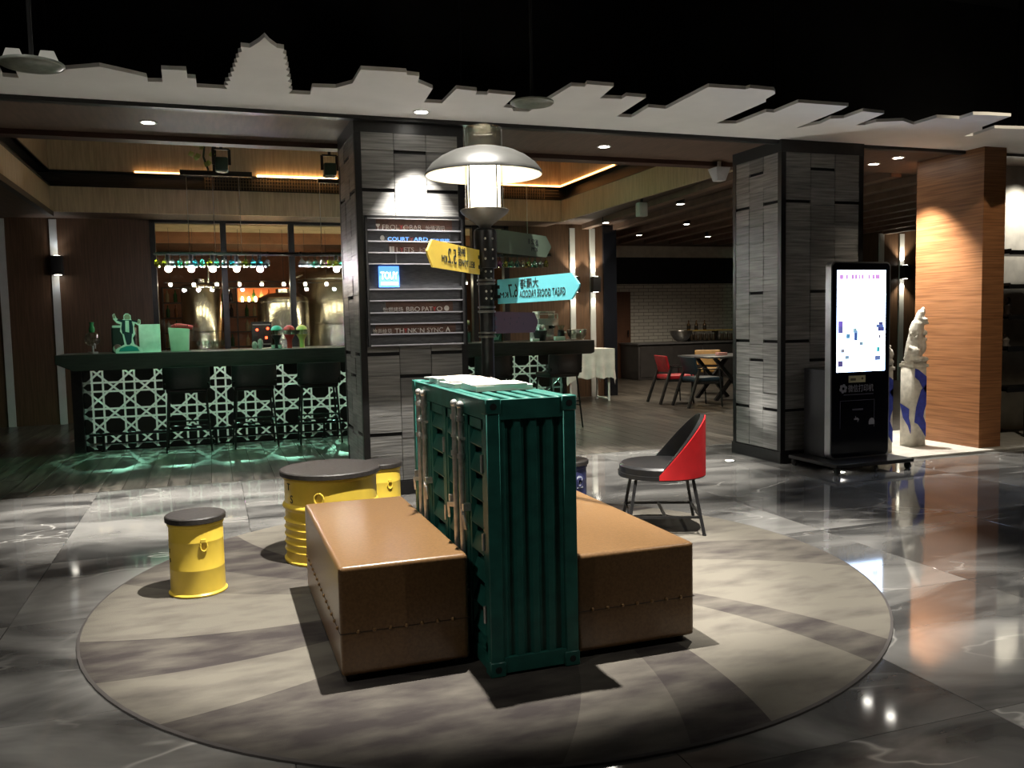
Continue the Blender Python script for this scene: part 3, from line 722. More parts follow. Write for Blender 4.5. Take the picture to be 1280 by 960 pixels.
# ---- leather benches
def bench(x0, x1, y0, y1, h, label, front_studs):
    t = thing('leather_bench', label, 'bench', ((x0+x1)/2, (y0+y1)/2, RZ), 0, 'leather benches beside the container')
    z0 = RZ+.028; zs = RZ+.205
    ob('upholstery', MB().box(x0, x1, y0, y1, z0, h), LEATHER, t, bevel=.022, seg=4)
    e_ = -.0004
    ob('seam', MB().tube([(x0+e_, y0+e_, zs), (x1-e_, y0+e_, zs), (x1-e_, y1-e_, zs), (x0+e_, y1-e_, zs), (x0+e_, y0+e_, zs)], .0016, 6), mat('dark_seam_thread', (.03, .018, .010), .6), t)
    # piping along the top rim
    z = h-.012; i = .008
    ob('piping', MB().tube([(x0+i, y0+i, z), (x1-i, y0+i, z), (x1-i, y1-i, z), (x0+i, y1-i, z), (x0+i, y0+i, z)], .0055), LEATHER, t)
    sm = mat('bronze_stud', (.30, .18, .08), .3, .6, .1, 20)
    def stud(p): ob('stud', MB().ball(p, .0085, 10), sm, t)
    for k in range(front_studs): stud((x0+.07+(x1-x0-.14)*k/(front_studs-1), y0-.001, zs+.004))
    for k in range(14):
        y = y0+.07+(y1-y0-.14)*k/13
        stud((x0-.001, y, zs+.004)); stud((x1+.001, y, zs+.004))
    for x in (x0+.05, x1-.05):
        for y in (y0+.05, y1-.05): ob('foot', MB().cyl((x, y, RZ-.0003), (x, y, z0+.004), .018, .022, 14), BLACKW, t)
bench(.43, .962, 3.365, 4.66, .487, 'brown leather box bench on the door side of the green container', 7)
bench(1.398, 1.962, 3.245, 4.54, .460, 'brown leather box bench on the ribbed side of the green container', 7)

# ---- painted oil drums
def small_drum(loc, col, label, cat, marks=None, group=None, rz=0):
    t = thing('drum_stool', label, cat, loc, rz, group)
    ob('body', MB().lathe([(.138, .0), (.151, .003), (.152, .010), (.142, .018), (.1405, .14), (.1415, .143), (.1405, .146), (.1405, .29), (.1415, .293), (.1405, .296), (.1405, .372), (.147, .378), (.147, .392), (.135, .392)], 40), col, t, local=True)
    ob('lid', MB().lathe([(.15, .392), (.157, .396), (.157, .42), (.152, .426), (0, .426)], 40), LID, t, local=True)
    for a in (-1.30, 1.85):
        x, y = .143*math.cos(a), .143*math.sin(a); tx, ty = -math.sin(a), math.cos(a)
        hd = MB(); pts = []
        for k in range(13):
            q = 2*PI*k/12; pts.append((x+tx*.018*math.cos(q)+math.cos(a)*.004, y+ty*.018*math.cos(q)+math.sin(a)*.004, .275+.028*math.sin(q)))
        hd.tube(pts, .0045, 8)
        r = ob('ring_handle', hd, col, t, local=True)
        ob('handle_lug', MB().box(x-.012, x+.012, y-.012, y+.012, .296, .312), col, r, local=True)
    return t
D1 = (-.127, 4.90, RZ)
t = small_drum(D1, YELLOW, 'yellow steel drum stool standing alone on the rug edge', 'stool')
# lettering that wraps round the side of the stool
def wrap_text(t, s, size, r, a_end, z, m):
    """lettering on a cylinder ending at angle a_end (as seen, its right end)"""
    vs, fs = text_geo(s, size); x1 = max(v.x for v in vs)
    out = []
    for v in vs:
        a = a_end+(v.x-x1)/r; rr = r+.001+v.z
        out.append((rr*math.cos(a), rr*math.sin(a), z+v.y))
    ob('lettering', MB().add(out, fs), m, t, local=True)
wrap_text(t, 'S', .030, .141, -2.75, .185, LETTER)
wrap_text(t, 'T', .030, .141, -2.75, .235, LETTER)
t = small_drum((1.12, 6.17, RZ), YELLOW, 'yellow steel drum stool between the drum table and the stone column', 'stool')
t = small_drum((2.375, 5.66, RZ), NAVYD, 'dark blue drum stool with the number two behind the container', 'stool')
ob('number_panel', MB().add([(.1425*math.cos(a), .1425*math.sin(a), z) for z in (.20, .372) for a in [-2.15+.04*k for k in range(4)]], [(i, i+1, i+5, i+4) for i in range(3)]), mat('grey_blue_stripe', (.25, .28, .36), .5), t, local=True)
wrap_text(t, '2', .13, .141, -1.05, .235, mat('pale_blue_number', (.5, .54, .62), .5))
DB = (.655, 5.33, RZ)
t = thing('drum_table', 'large ribbed yellow oil drum table with a black round top', 'table', DB)
prof = [(.275, 0), (.291, .004), (.292, .014), (.279, .024)]
for k in range(5):
    z = .075+k*.045; prof += [(.279, z-.013), (.287, z), (.279, z+.013)]
prof += [(.279, .318), (.292, .332), (.294, .340), (.291, .350), (.279, .362), (.279, .500), (.287, .506), (.287, .520), (.27, .520)]
ob('body', MB().lathe(prof, 56), YELLOW, t, local=True)
ob('top', MB().lathe([(.292, .520), (.304, .524), (.304, .548), (.298, .554), (0, .554)], 56), LID, t, local=True)
pts = []
a0 = -1.95
for k in range(13):
    q = 2*PI*k/12; pts.append((.284*math.cos(a0)-math.sin(a0)*.028*math.cos(q), .284*math.sin(a0)+math.cos(a0)*.028*math.cos(q), .41+.034*math.sin(q)))
ob('ring_handle', MB().tube(pts, .006), YELLOW, t, local=True)
wrap_text(t, 'S', .07, .279, -2.62, .372, LETTER); wrap_text(t, 'T', .06, .279, -2.72, .447, LETTER)

# ---- red barrel chair (faces its local +x)
def barrel_chair(loc, rz):
    t = thing('barrel_chair', 'red steel barrel chair with black seat and black tube legs', 'chair', loc, rz)
    ob('seat_cushion', MB().lathe([(.276, .372), (.286, .380), (.287, .408), (.285, .432), (.27, .446), (.2, .452), (0, .453)], 44), mat('black_vinyl', (.012, .012, .013), .35, 0, .2, 40, .05), t, local=True)
    # wall cut by a slanted plane: tall at the back, down to the seat at the sides
    n = 40; lo = []; hi = []; lo2 = []; hi2 = []; rim = []
    for k in range(n+1):
        a = PI-1.72+3.44*k/n
        c = -math.cos(a)                      # 1 at the back
        zt_ = .40+.37*max(0, (c+.15)/1.15)
        zt_ = min(.765, zt_)
        lo.append((.297*math.cos(a), .297*math.sin(a), .372)); hi.append((.297*math.cos(a), .297*math.sin(a), zt_))
        lo2.append((.289*math.cos(a), .289*math.sin(a), .372)); hi2.append((.289*math.cos(a), .289*math.sin(a), zt_))
        rim.append((.285*math.cos(a), .285*math.sin(a), zt_))
    m = n+1
    mb = MB().add(lo+hi+hi2+lo2, [(r*m+i, r*m+i+1, (r+1)*m+i+1, (r+1)*m+i) for r in range(3) for i in range(n)]+[(3*m+i, 3*m+i+1, i+1, i) for i in range(n)], True)
    ob('barrel_back', mb, REDP, t, local=True)
    pad = MB()
    vs = []
    for k in range(n+1):
        a = PI-1.72+3.44*k/n; c = -math.cos(a); zt_ = min(.765, .40+.37*max(0, (c+.15)/1.15))
        for r, z in ((.288, .40), (.288, zt_+.008), (.262, zt_+.008), (.255, zt_-.02), (.255, .42)): vs.append((r*math.cos(a), r*math.sin(a), z))
    pad.add(vs, [(5*k+j, 5*k+(j+1) % 5, 5*(k+1)+(j+1) % 5, 5*(k+1)+j) for k in range(n) for j in range(5)], True)
    ob('back_padding', pad, MATS['black_vinyl'], t, local=True)
    ob('seat_ring', MB().lathe([(.280, .362), (.2945, .364), (.2945, .392), (.280, .392), (.280, .362)], 44), BLACK, t, local=True)
    feet = []
    for sx, sy in ((1, 1), (1, -1), (-1, 1), (-1, -1)):
        a = (sx*.185, sy*.185, .37); b = (sx*.25, sy*.25, 0)
        feet.append((a, b)); ob('leg', MB().beam(a, b, .02, .02, (1, 0, 0)), BLACK, t, local=True)
    def at(i, z):
        a, b = feet[i]; k = 1-z/.37; return tuple(a[j]+(b[j]-a[j])*k for j in range(3))
    for i, j in ((0, 1), (2, 3), (0, 2), (1, 3)):
        ob('stretcher', MB().beam(at(i, .115), at(j, .115), .016, .016), BLACK, t, local=True)
    ob('cross_stretcher', MB().beam([(a+b)/2 for a, b in zip(at(0, .115), at(2, .115))], [(a+b)/2 for a, b in zip(at(1, .115), at(3, .115))], .016, .016), BLACK, t, local=True)
    for i in range(4):
        ob('foot_pad', MB().cyl((feet[i][1][0], feet[i][1][1], -.002), (feet[i][1][0], feet[i][1][1], .006), .014, n=10), BLACK, t, local=True)
    return t
barrel_chair((2.86, 5.15, RZ+.002), math.radians(157))

# ---- street lamp signpost
LX, LY_ = 1.47, 4.63
lamp = thing('street_lamp_signpost', 'black street lamp post with a lit glass lantern and dish shade', 'lamp post', (LX, LY_, RZ))
IRON = mat('black_cast_iron', (.020, .019, .018), .42, .3, .25, 24, .05)
def L_(nm, prof, m, n=28, ring=False): return ob(nm, MB().lathe(prof, n, (LX, LY_, 0), ring=ring), m, lamp)
L_('foot_plate', [(.12, RZ), (.12, .03), (.075, .05), (.06, .11), (.045, .13)], IRON)
L_('pole', [(.038, .12), (.036, 1.34), (.040, 1.40), (.046, 1.74)], IRON)
for z, r in ((1.35, .05), (1.37, .05), (1.49, .05), (1.515, .05), (1.645, .052), (1.665, .052)):
    L_('pole_ring', [(r-.012, z), (r, z+.003), (r, z+.012), (r-.012, z+.015)], mat('worn_ring_metal', (.30, .28, .25), .35, .8))
L_('pole_head', [(.062, 1.74), (.064, 1.75), (.064, 1.94), (.058, 1.955), (.05, 1.96)], IRON)
for z in (1.57, 1.61, 1.68, 1.72, 1.79, 1.84, 1.9):
    for a in (-1.9, -1.2): ob('bolt', MB().ball((LX+.062*math.cos(a)*(1 if z > 1.74 else .7), LY_+.062*math.sin(a)*(1 if z > 1.74 else .7), z), .007, 8), mat('bright_bolt', (.6, .58, .55), .3, .9), lamp)
L_('lantern_cup', [(.03, 1.955), (.036, 1.975), (.055, 1.99), (.09, 2.015), (.13, 2.045), (.138, 2.06), (.132, 2.066), (.0, 2.06)], mat('grey_bronze', (.14, .125, .11), .4, .4, .15, 12))
gl = L_('lantern_glass', [(.106, 2.062), (.106, 2.500), (.101, 2.508), (.101, 2.512), (.099, 2.512), (.099, 2.500), (.103, 2.495), (.103, 2.062)], glass('lantern_clear_glass', (.97, .96, .93), .05), ring=True)
for k in range(4):
    a = .4+k*PI/2
    ob('glazing_bar', MB().box(LX+.107*math.cos(a)-.004, LX+.107*math.cos(a)+.004, LY_+.107*math.sin(a)-.004, LY_+.107*math.sin(a)+.004, 2.06, 2.40), IRON, gl)
L_('lantern_cap', [(.0, 2.535), (.03, 2.533), (.04, 2.522), (.10, 2.514), (.104, 2.508), (.0, 2.508)], glass('lantern_clear_glass'))
L_('lamp_tube', [(.0, 2.075), (.090, 2.08), (.090, 2.37), (.0, 2.375)], emis('lamp_glow', (1, .90, .70), 12))
sh = [(.326, 2.262), (.322, 2.275), (.29, 2.315), (.24, 2.352), (.18, 2.382), (.112, 2.400)]
L_('shade', sh+[(r, z-.006) for r, z in reversed(sh)]+[sh[0]], mat('grey_enamel_shade', (.030, .030, .028), .38, 0, .1, 8), 48)
L_('shade_lining', [(r-.003, z-.0075) for r, z in sh]+[(r-.003, z-.0095) for r, z in reversed(sh)]+[(sh[0][0]-.003, sh[0][1]-.0075)], mat('white_shade_lining', (.8, .77, .7), .6), 48)

# ---- direction signs on the post (cut-through letters, two of them seen from the back)
def sign(start, end, z0, h, droop, m, label, kind):
    a = Vector((*start, 0)); b = Vector((*end, 0)); d = (b-a).normalized(); ln = (b-a).length
    n = Vector((d.y, -d.x, 0))
    if n.dot(Vector((0, 0, 0))-a) < 0: n = -n           # towards the viewer's side
    t = thing('direction_sign', label, 'sign', (start[0], start[1], z0))
    U = Vector((0, 0, 1)); D = (d*1.0+U*droop).normalized()
    org = Vector((*start, z0))
    tip = h*.42; th = .005
    prof = [(0, 0), (ln, 0), (ln+tip, h*.48), (ln+tip, h*.56), (ln, h), (0, h)]
    fr = [org+D*p+U*q+n*th for p, q in prof]; bk = [org+D*p+U*q-n*th for p, q in prof]
    k = len(prof)
    ob('board', MB().add(fr+bk, [tuple(range(k)), tuple(range(2*k-1, k-1, -1))]+[(i, k+i, k+(i+1) % k, (i+1) % k) for i in range(k)]), m, t)
    br = org-d*(.018 if z0 > 1.69 else .028)
    ob('clamp', MB().box(br.x-.012, br.x+.012, br.y-.012, br.y+.012, z0+.02, z0+h-.02).beam(br+U*h*.3, org+U*h*.3+D*.02, .012, .02).beam(br+U*h*.7, org+U*h*.7+D*.02, .012, .02), IRON, t)
    return t, org, D, U, n, ln, th
t, o_, D, U, n, ln, th = sign((1.525, 4.585), (1.735, 4.03), 1.538, .135, .012, mat('turquoise_sign_paint', (.13, .50, .58), .5, 0, .04, 5), 'turquoise arrow sign with cut out letters on the lamp post', 0)
O = o_+n*(th+.0005)
text('KM', .045, O+D*.022+U*.032, D, U, LETTER, t, .072, True)
text('6.7', .105, O+D*.095+U*.032, D, U, LETTER, t, .080, True)
text('大雁塔', .055, O+D*.195+U*.082, D, U, LETTER, t, .15, True)
text('GREAT GOOSE PAGODA', .055, O+D*.19+U*.028, D, U, LETTER, t, .36, True)
t, o_, D, U, n, ln, th = sign((1.415, 4.585), (1.035, 4.13), 1.702, .135, .02, mat('mustard_sign_paint', (.80, .56, .08), .45, 0, .08, 5), 'mustard yellow arrow sign with cut out letters on the lamp post', 0)
O = o_+n*(th+.0005); R_ = -D
E0 = O+D*ln
text('KM', .05, E0+R_*.10+U*.034, R_, U, LETTER, t, .065, True)
text('5.2', .11, E0+R_*.175+U*.034, R_, U, LETTER, t, .105, True)
text('钟楼', .055, E0+R_*.30+U*.085, R_, U, LETTER, t, .10, True)
text('BELL TOWER', .05, E0+R_*.30+U*.03, R_, U, LETTER, t, .22, True)
CUTL = LETTER
t, o_, D, U, n, ln, th = sign((1.535, 4.68), (1.97, 4.98), 1.835, .13, -.012, mat('olive_green_sign_paint', (.06, .085, .06), .55, 0, .08, 5), 'dark olive green arrow sign pointing away from the lamp post top', 0)
O = o_+n*(th+.0005)
text('521', .045, O+D*.34+U*.07, D, U, CUTL, t, .10, True); text('KM', .035, O+D*.37+U*.03, D, U, CUTL, t, .06, True)
t, o_, D, U, n, ln, th = sign((1.53, 4.68), (1.93, 5.10), 1.372, .125, -.01, mat('maroon_sign_paint', (.06, .012, .016), .5, 0, .08, 5), 'dark maroon arrow sign lowest on the lamp post', 0)
O = o_+n*(th+.0005)
for k, (a, b) in enumerate(((.12, .075), (.2, .05), (.21, .082), (.3, .06), (.33, .085), (.40, .05))):
    ob('cut_mark', MB().add([O+D*a+U*b, O+D*(a+.008)+U*b, O+D*(a+.008)+U*(b+.01), O+D*a+U*(b+.01)], [(0, 1, 2, 3)]), CUTL, t)

# ================================================================== OBJECTS: bar
# ---- counter with woven lattice front
BX0, BX1 = -1.64, 4.86
bar = thing('bar_counter', 'long black bar counter with a backlit woven lattice front', 'bar counter', (1.6, 11.0, 0))
ob('countertop', MB().prism([(BX0, 1.155), (BX1, 1.155), (BX1, .99), (BX1-.05, .972), (BX0+.18, .972), (BX0, 1.06)], 10.55, 11.45, 'y'), BLACKW, bar, bevel=.006, seg=1)
ob('body', MB().box(-1.30, 4.6, 11.72, 11.8, .0, .97), BLACK, bar)
ob('end_panel', MB().box(-1.50, -1.44, 11.02, 11.8, 0, .97), BLACK, bar)
ob('end_panel', MB().box(4.60, 4.66, 11.06, 11.8, 0, .97), BLACK, bar)
ob('corner_leg', MB().box(-1.55, -1.44, 10.98, 11.09, 0, .975), BLACK, bar)
# pierced front: black plates leave slots in a woven cane pattern, light shines out through the slots
LAT = MB(); LY0, LY1 = 11.085, 11.097
PX, PZ, X0, Z0 = .342, .31, -1.29, .135
xa, xb, za, zc = -1.44, 4.60, .02, .955
SLOT = .023
def inset(poly, d):
    """shrink a convex polygon (counter clockwise) by d"""
    n = len(poly); L_ = []
    for i in range(n):
        (x0_, y0_), (x1_, y1_) = poly[i], poly[(i+1) % n]
        l = math.hypot(x1_-x0_, y1_-y0_); nx, ny = -(y1_-y0_)/l, (x1_-x0_)/l
        L_.append((nx, ny, nx*x0_+ny*y0_+d))
    out = []
    for i in range(n):
        a1, b1, c1_ = L_[i-1]; a2, b2, c2_ = L_[i]; det = a1*b2-a2*b1
        if abs(det) < 1e-9: return None
        out.append(((c1_*b2-c2_*b1)/det, (a1*c2_-a2*c1_)/det))
    area_ = sum(out[k][0]*out[(k+1) % n][1]-out[(k+1) % n][0]*out[k][1] for k in range(n))/2
    for i in range(n):       # collapsed polygons turn inside out
        e0 = (poly[(i+1) % n][0]-poly[i][0], poly[(i+1) % n][1]-poly[i][1]); e1 = (out[(i+1) % n][0]-out[i][0], out[(i+1) % n][1]-out[i][1])
        if e0[0]*e1[0]+e0[1]*e1[1] <= 0: return None
    return out if area_ > 1e-5 else None
def clip(poly, ax, lim, keep_less):
    out = []
    for k in range(len(poly)):
        p, q = poly[k], poly[(k+1) % len(poly)]
        ip = (p[ax] <= lim) == keep_less or p[ax] == lim; iq = (q[ax] <= lim) == keep_less or q[ax] == lim
        if ip: out.append(p)
        if ip != iq:
            f = (lim-p[ax])/(q[ax]-p[ax]); out.append((p[0]+(q[0]-p[0])*f, p[1]+(q[1]-p[1])*f))
    return out
def plate(cx, cz, poly):
    p = inset(poly, SLOT/2+.0)
    if not p: return
    p = [(cx+a, cz+b) for a, b in p]
    for ax, lim, less in ((0, xa, False), (0, xb, True), (1, za, False), (1, zc, True)):
        p = clip(p, ax, lim, less)
        if len(p) < 3: return
    q = []
    for a in p:
        if not q or math.hypot(a[0]-q[-1][0], a[1]-q[-1][1]) > 1e-4: q.append(a)
    if len(q) >= 3: LAT.prism(q, LY0, LY1, 'y')
pa, pb = .058, .052                       # half width of the doubled strands
ra, rb = PX/2-pa, PZ/2-pb
kx, kz = PX/2, PZ/2
ox, oz = kx*(1-rb/kz), kz*(1-ra/kx)
zx, xz = pa*kz/kx, pb*kx/kz
for i in range(-1, 19):
    for j in range(-1, 4):
        cx, cz = X0+PX*(i+.5), Z0+PZ*(j+.5)
        plate(cx, cz, [(ra, -oz), (ra, oz), (ox, rb), (-ox, rb), (-ra, oz), (-ra, -oz), (-ox, -rb), (ox, -rb)])
        for sx in (-1, 1):
            for sz in (-1, 1):
                t3 = [(sx*ra, sz*oz), (sx*ra, sz*rb), (sx*ox, sz*rb)]
                plate(cx, cz, t3 if sx*sz > 0 else t3[::-1])
        vx = X0+PX*i
        plate(vx, Z0+PZ*j, [(-pa, -pb), (pa, -pb), (pa, pb), (-pa, pb)])
        plate(vx, cz, [(0, 0), (pa, zx), (pa, rb), (-pa, rb), (-pa, zx)]); plate(vx, cz, [(0, 0), (-pa, -zx), (-pa, -rb), (pa, -rb), (pa, -zx)])
        plate(vx, cz, [(0, 0), (pa, -zx), (pa, zx)]); plate(vx, cz, [(0, 0), (-pa, zx), (-pa, -zx)])
        hz = Z0+PZ*j
        plate(cx, hz, [(0, 0), (xz, -pb), (ra, -pb), (ra, pb), (xz, pb)]); plate(cx, hz, [(0, 0), (-xz, pb), (-ra, pb), (-ra, -pb), (-xz, -pb)])
        plate(cx, hz, [(0, 0), (xz, pb), (-xz, pb)]); plate(cx, hz, [(0, 0), (-xz, -pb), (xz, -pb)])
o = ob('lattice_front', LAT, mat('dark_green_black_plate', (.018, .022, .020), .5), bar); o['label'] = 'dark pierced panel with glowing woven cane pattern'; o['kind'] = 'stuff'
ob('lattice_glass', MB().box(xa, xb, LY1, LY1+.004, .01, .965), glass('front_sheet_glass', (.97, .99, .98), .0), bar)
ob('lattice_frame', MB().box(xa, xb, LY0-.004, LY1+.01, .0, .02).box(xa, xb, LY0-.004, LY1+.01, .955, .975), BLACK, bar)
ob('backlight_panel', MB().box(xa, xb, 11.70, 11.72, .02, .95), emis('pale_green_lightbox', (.72, .86, .74), .09), bar)
ob('top_light_strip', MB().box(xa, xb, 11.14, 11.17, .945, .958), emis('warm_counter_led', (1, .74, .45), 2.0), bar)
x = -1.29+.171
while x < 4.6:
    spot((x, 11.60, .93), (x, 10.90, 0), 110, 64, (.42, 1, .70), .4, .003, 'bar_backlight')
    x += .684
# foot rail on posts
fr = ob('foot_rail', MB().cyl((-1.4, 11.035, .20), (4.55, 11.035, .20), .018, n=10), BLACK, bar)
for x in (-1.25, 0, 1.3, 2.6, 3.8, 4.5): ob('rail_post', MB().cyl((x, 11.035, 0), (x, 11.035, .20), .016, n=10).cyl((x, 11.035, 0), (x, 11.035, .015), .035, n=12), BLACK, fr)

# ---- bar stools (back towards local -y)
def bar_stool(loc, rz, label):
    t = thing('bar_stool', label, 'stool', loc, rz, 'black bar stools along the counter')
    ob('seat', MB().box(-.225, .225, -.20, .20, .68, .745), BLACKV, t, bevel=.025, seg=3, local=True)
    n = 8; vs = []
    for k in range(n+1):
        x = -.255+.51*k/n; y = -.245+.05*abs(2*k/n-1)**3
        for z, dy in ((.73, 0), (.985, -.02)): vs += [(x, y+dy-.018, z), (x, y+dy+.018, z)]
    fs = []
    for k in range(n):
        a = 4*k; b = 4*k+4
        fs += [(a, b, b+2, a+2), (a+1, a+3, b+3, b+1), (a+2, b+2, b+3, a+3), (a, a+1, b+1, b)]
    fs += [(0, 2, 3, 1), (4*n, 4*n+1, 4*n+3, 4*n+2)]
    ob('backrest', MB().add(vs, fs), BLACKV, t, bevel=.012, local=True)
    ft = []
    for sx in (-1, 1):
        for sy in (-1, 1):
            a = (sx*.20, sy*.17, .70); b = (sx*.245, sy*.23, 0); ft.append((a, b))
            ob('leg', MB().cyl(a, b, .013, .011, 10), BLACK, t, local=True)
        ob('back_support', MB().cyl((sx*.21, -.18, .70), (sx*.235, -.235, .80), .011, n=8), BLACK, t, local=True)
    def at(i, z):
        a, b = ft[i]; k = 1-z/.70; return tuple(a[j]+(b[j]-a[j])*k for j in range(3))
    for i, j, z in ((0, 1, .30), (2, 3, .30), (1, 3, .26), (0, 2, .36)):
        ob('footrest', MB().cyl(at(i, z), at(j, z), .010, n=8), BLACK, t, local=True)
    return t
BLACKV = mat('black_vinyl', (.012, .012, .013), .35, 0, .2, 40, .05)
s0 = bar_stool((-.295, 10.72, 0), 0, 'black bar stool nearest the counter end with the standee')
dup(s0, (.445, 10.70, 0), .03, 'black bar stool between two others at the lattice counter')
dup(s0, (1.205, 10.70, 0), -.03, 'black bar stool beside the stone column at the counter')
dup(s0, (3.42, 10.74, 0), .0, 'black bar stool behind the lamp post at the counter')
dup(s0, (4.33, 10.60, 0), .16, 'black bar stool turned slightly near the draped table')

# ---- things standing on the counter
ZC = 1.155
# glass water dispenser with spigot
t = thing('glass_dispenser', 'clear glass drink dispenser with green top at the end of the bar', 'dispenser', (-1.30, 10.95, ZC))
GC = glass('clear_bottle_glass', (.85, .92, .88), .12)
ob('stand', MB().cyl((0, 0, 0), (0, 0, .02), .055, n=20).cyl((0, 0, .02), (0, 0, .09), .012, n=10), STEEL, t, local=True)
ob('globe', MB().ball((0, 0, .17), .085, 20), GC, t, local=True)
ob('spigot', MB().cyl((.03, -.07, .11), (.04, -.13, .10), .010, n=8).cyl((.04, -.125, .10), (.04, -.125, .06), .008, n=8), STEEL, t, local=True)
ob('top', MB().lathe([(.03, .245), (.035, .28), (.02, .33), (.028, .36), (0, .365)], 16), mat('green_glass_top', (.03, .12, .05), .2), t, local=True)
tag(ob('stone_coaster_puck', MB().lathe([(.045, .0), (.05, .005), (.05, .02), (.045, .025), (0, .025)], 20), mat('grey_stone_puck', (.45, .40, .36), .6)), 'small round grey puck standing before the black box', 'coaster')
pk = bpy.data.objects['stone_coaster_puck']; pk.location = (-1.03, 10.86, ZC+.05); pk.rotation_euler = (PI/2, 0, 0)
t = thing('speaker_box', 'black box with a pale folded cloth on top behind the standee', 'box', (-.98, 11.15, ZC))
ob('case', MB().box(-.13, .13, -.11, .11, 0, .29), BLACK, t, bevel=.008, local=True)
ob('folded_cloth', MB().box(-.12, .10, -.09, .09, .29, .318), mat('pale_folded_cloth', (.70, .70, .67), .8), t, bevel=.012, local=True)
ob('grille', MB().box(-.11, .11, -.114, -.11, .02, .27), mat('dark_grille', (.02, .02, .022), .8), t, local=True)
# cardboard standee of a man with raised arms
t = thing('cardboard_standee', 'small printed cutout figure in dark suit with raised arms on the bar', 'standee', (-.90, 10.74, ZC))
WCARD = mat('white_card', (.80, .80, .78), .6)
sil = [(-.14, 0), (.14, 0), (.14, .045), (.06, .10), (.045, .17), (.075, .22), (.065, .30), (.075, .34), (.115, .31), (.135, .335), (.135, .375), (.115, .385), (.10, .36), (.05, .372), (.035, .385), (.035, .43), (.01, .452), (-.02, .452), (-.04, .43), (-.04, .39), (-.075, .375), (-.115, .40), (-.135, .455), (-.155, .44), (-.15, .39), (-.115, .345), (-.075, .33), (-.085, .25), (-.06, .21), (-.045, .10), (-.14, .045)]
ob('card', MB().prism(sil, -.004, .004, 'y'), WCARD, t, local=True, tri=True)
SUIT = mat('printed_dark_suit', (.015, .03, .05), .6)
def flat(nm, pts, m, par, y=-.006): ob(nm, MB().prism(pts, y, y+.0022, 'y'), m, par, local=True, tri=True)
flat('printed_jacket', [(-.06, .22), (.05, .22), (.055, .30), (.045, .362), (.10, .345), (.11, .365), (.03, .378), (-.035, .378), (-.10, .39), (-.115, .375), (-.06, .35), (-.07, .28)], SUIT, t)
flat('printed_trousers', [(-.045, .22), (.04, .22), (.03, .12), (.01, .095), (-.02, .095), (-.03, .14)], SUIT, t)
flat('printed_shirt', [(-.028, .245), (.012, .235), (.014, .37), (-.024, .372)], WCARD, t, -.0085)
flat('printed_head', [(-.03, .385), (.025, .385), (.03, .41), (.018, .443), (-.018, .443), (-.034, .42)], mat('printed_skin', (.40, .32, .25), .6), t)
for xs in ([(-.152, .40), (-.125, .40), (-.128, .45), (-.146, .44)], [(.10, .335), (.13, .335), (.13, .375), (.105, .375)]): flat('printed_hand', xs, MATS['printed_skin'], t)
flat('printed_base_motif', [(-.11, .02), (.11, .02), (.09, .06), (.03, .085), (-.03, .08), (-.09, .055)], mat('printed_teal', (.03, .30, .32), .6), t)
ob('easel_foot', MB().box(-.05, .05, .0, .07, 0, .006).beam((0, .004, .15), (0, .065, .004), .02, .004), WCARD, t, local=True)
# acrylic menu stands
t = thing('menu_stand', 'pale menu board standing upright on the bar', 'menu', (-.68, 10.84, ZC))
ob('board', MB().box(-.115, .115, -.006, .006, 0, .325), mat('pale_menu_card', (.76, .77, .74), .4, 0, .08, 14), t, bevel=.002, local=True)
ob('foot', MB().box(-.115, .115, -.03, .05, 0, .008), mat('pale_menu_card', (.76, .77, .74)), t, local=True)
t = thing('ice_bucket_bin', 'frosted white tapered bin with a folded red cloth on its rim', 'bin', (-.36, 10.90, ZC))
ob('bin', MB().add([(-.10, -.07, 0), (.10, -.07, 0), (.10, .07, 0), (-.10, .07, 0), (-.12, -.08, .28), (.115, -.08, .265), (.115, .08, .265), (-.12, .08, .28)], [(0, 3, 2, 1), (4, 5, 6, 7), (0, 1, 5, 4), (1, 2, 6, 5), (2, 3, 7, 6), (3, 0, 4, 7)]), mat('frosted_white_plastic', (.55, .57, .48), .4), t, bevel=.008, local=True)
pts = [(-.07, -.03, .285), (-.03, -.05, .305), (.03, -.04, .30), (.09, -.05, .292), (.145, -.03, .275)]
ob('red_cloth', MB().tube(pts, .024, 10).tube([(p[0], p[1]+.04, p[2]) for p in pts], .022, 10), mat('red_cloth', (.55, .05, .06), .8), t, local=True)
# three tall tap balloons: coloured dome, clear globe, tapering stem
for x, c, nm, w_ in ((.755, (.05, .38, .30), 'teal', 1), (.905, (.62, .05, .05), 'red', 1), (1.055, (.72, .70, .22), 'yellow', 1)):
    t = thing('beer_tap_globe', nm+' topped glass globe beer tap on the bar', 'beer tap', (x, 10.92, ZC), 0, 'globe beer taps')
    mm_ = mat(nm+'_tap_plastic', c, .35, 0, .08, 10)
    st = mm_ if nm != 'teal' else BLACK
    ob('stem', MB().lathe([(.030, 0), (.028, .06), (.032, .10), (.062, .155), (.070, .165), (.055, .166), (0, .160)], 20), st, t, local=True)
    ob('globe', MB().lathe([(.066, .166), (.073, .195), (.068, .228), (.064, .228), (.069, .195), (.062, .166)], 20, ring=True), GC, t, local=True)
    ob('dome', MB().lathe([(.069, .222), (.064, .245), (.045, .268), (.02, .279), (0, .281)], 20), mm_, t, local=True)
    ob('core', MB().lathe([(.022, .160), (.022, .225), (0, .226)], 14), mat('pale_tap_core', (.6, .58, .45), .4), t, local=True)
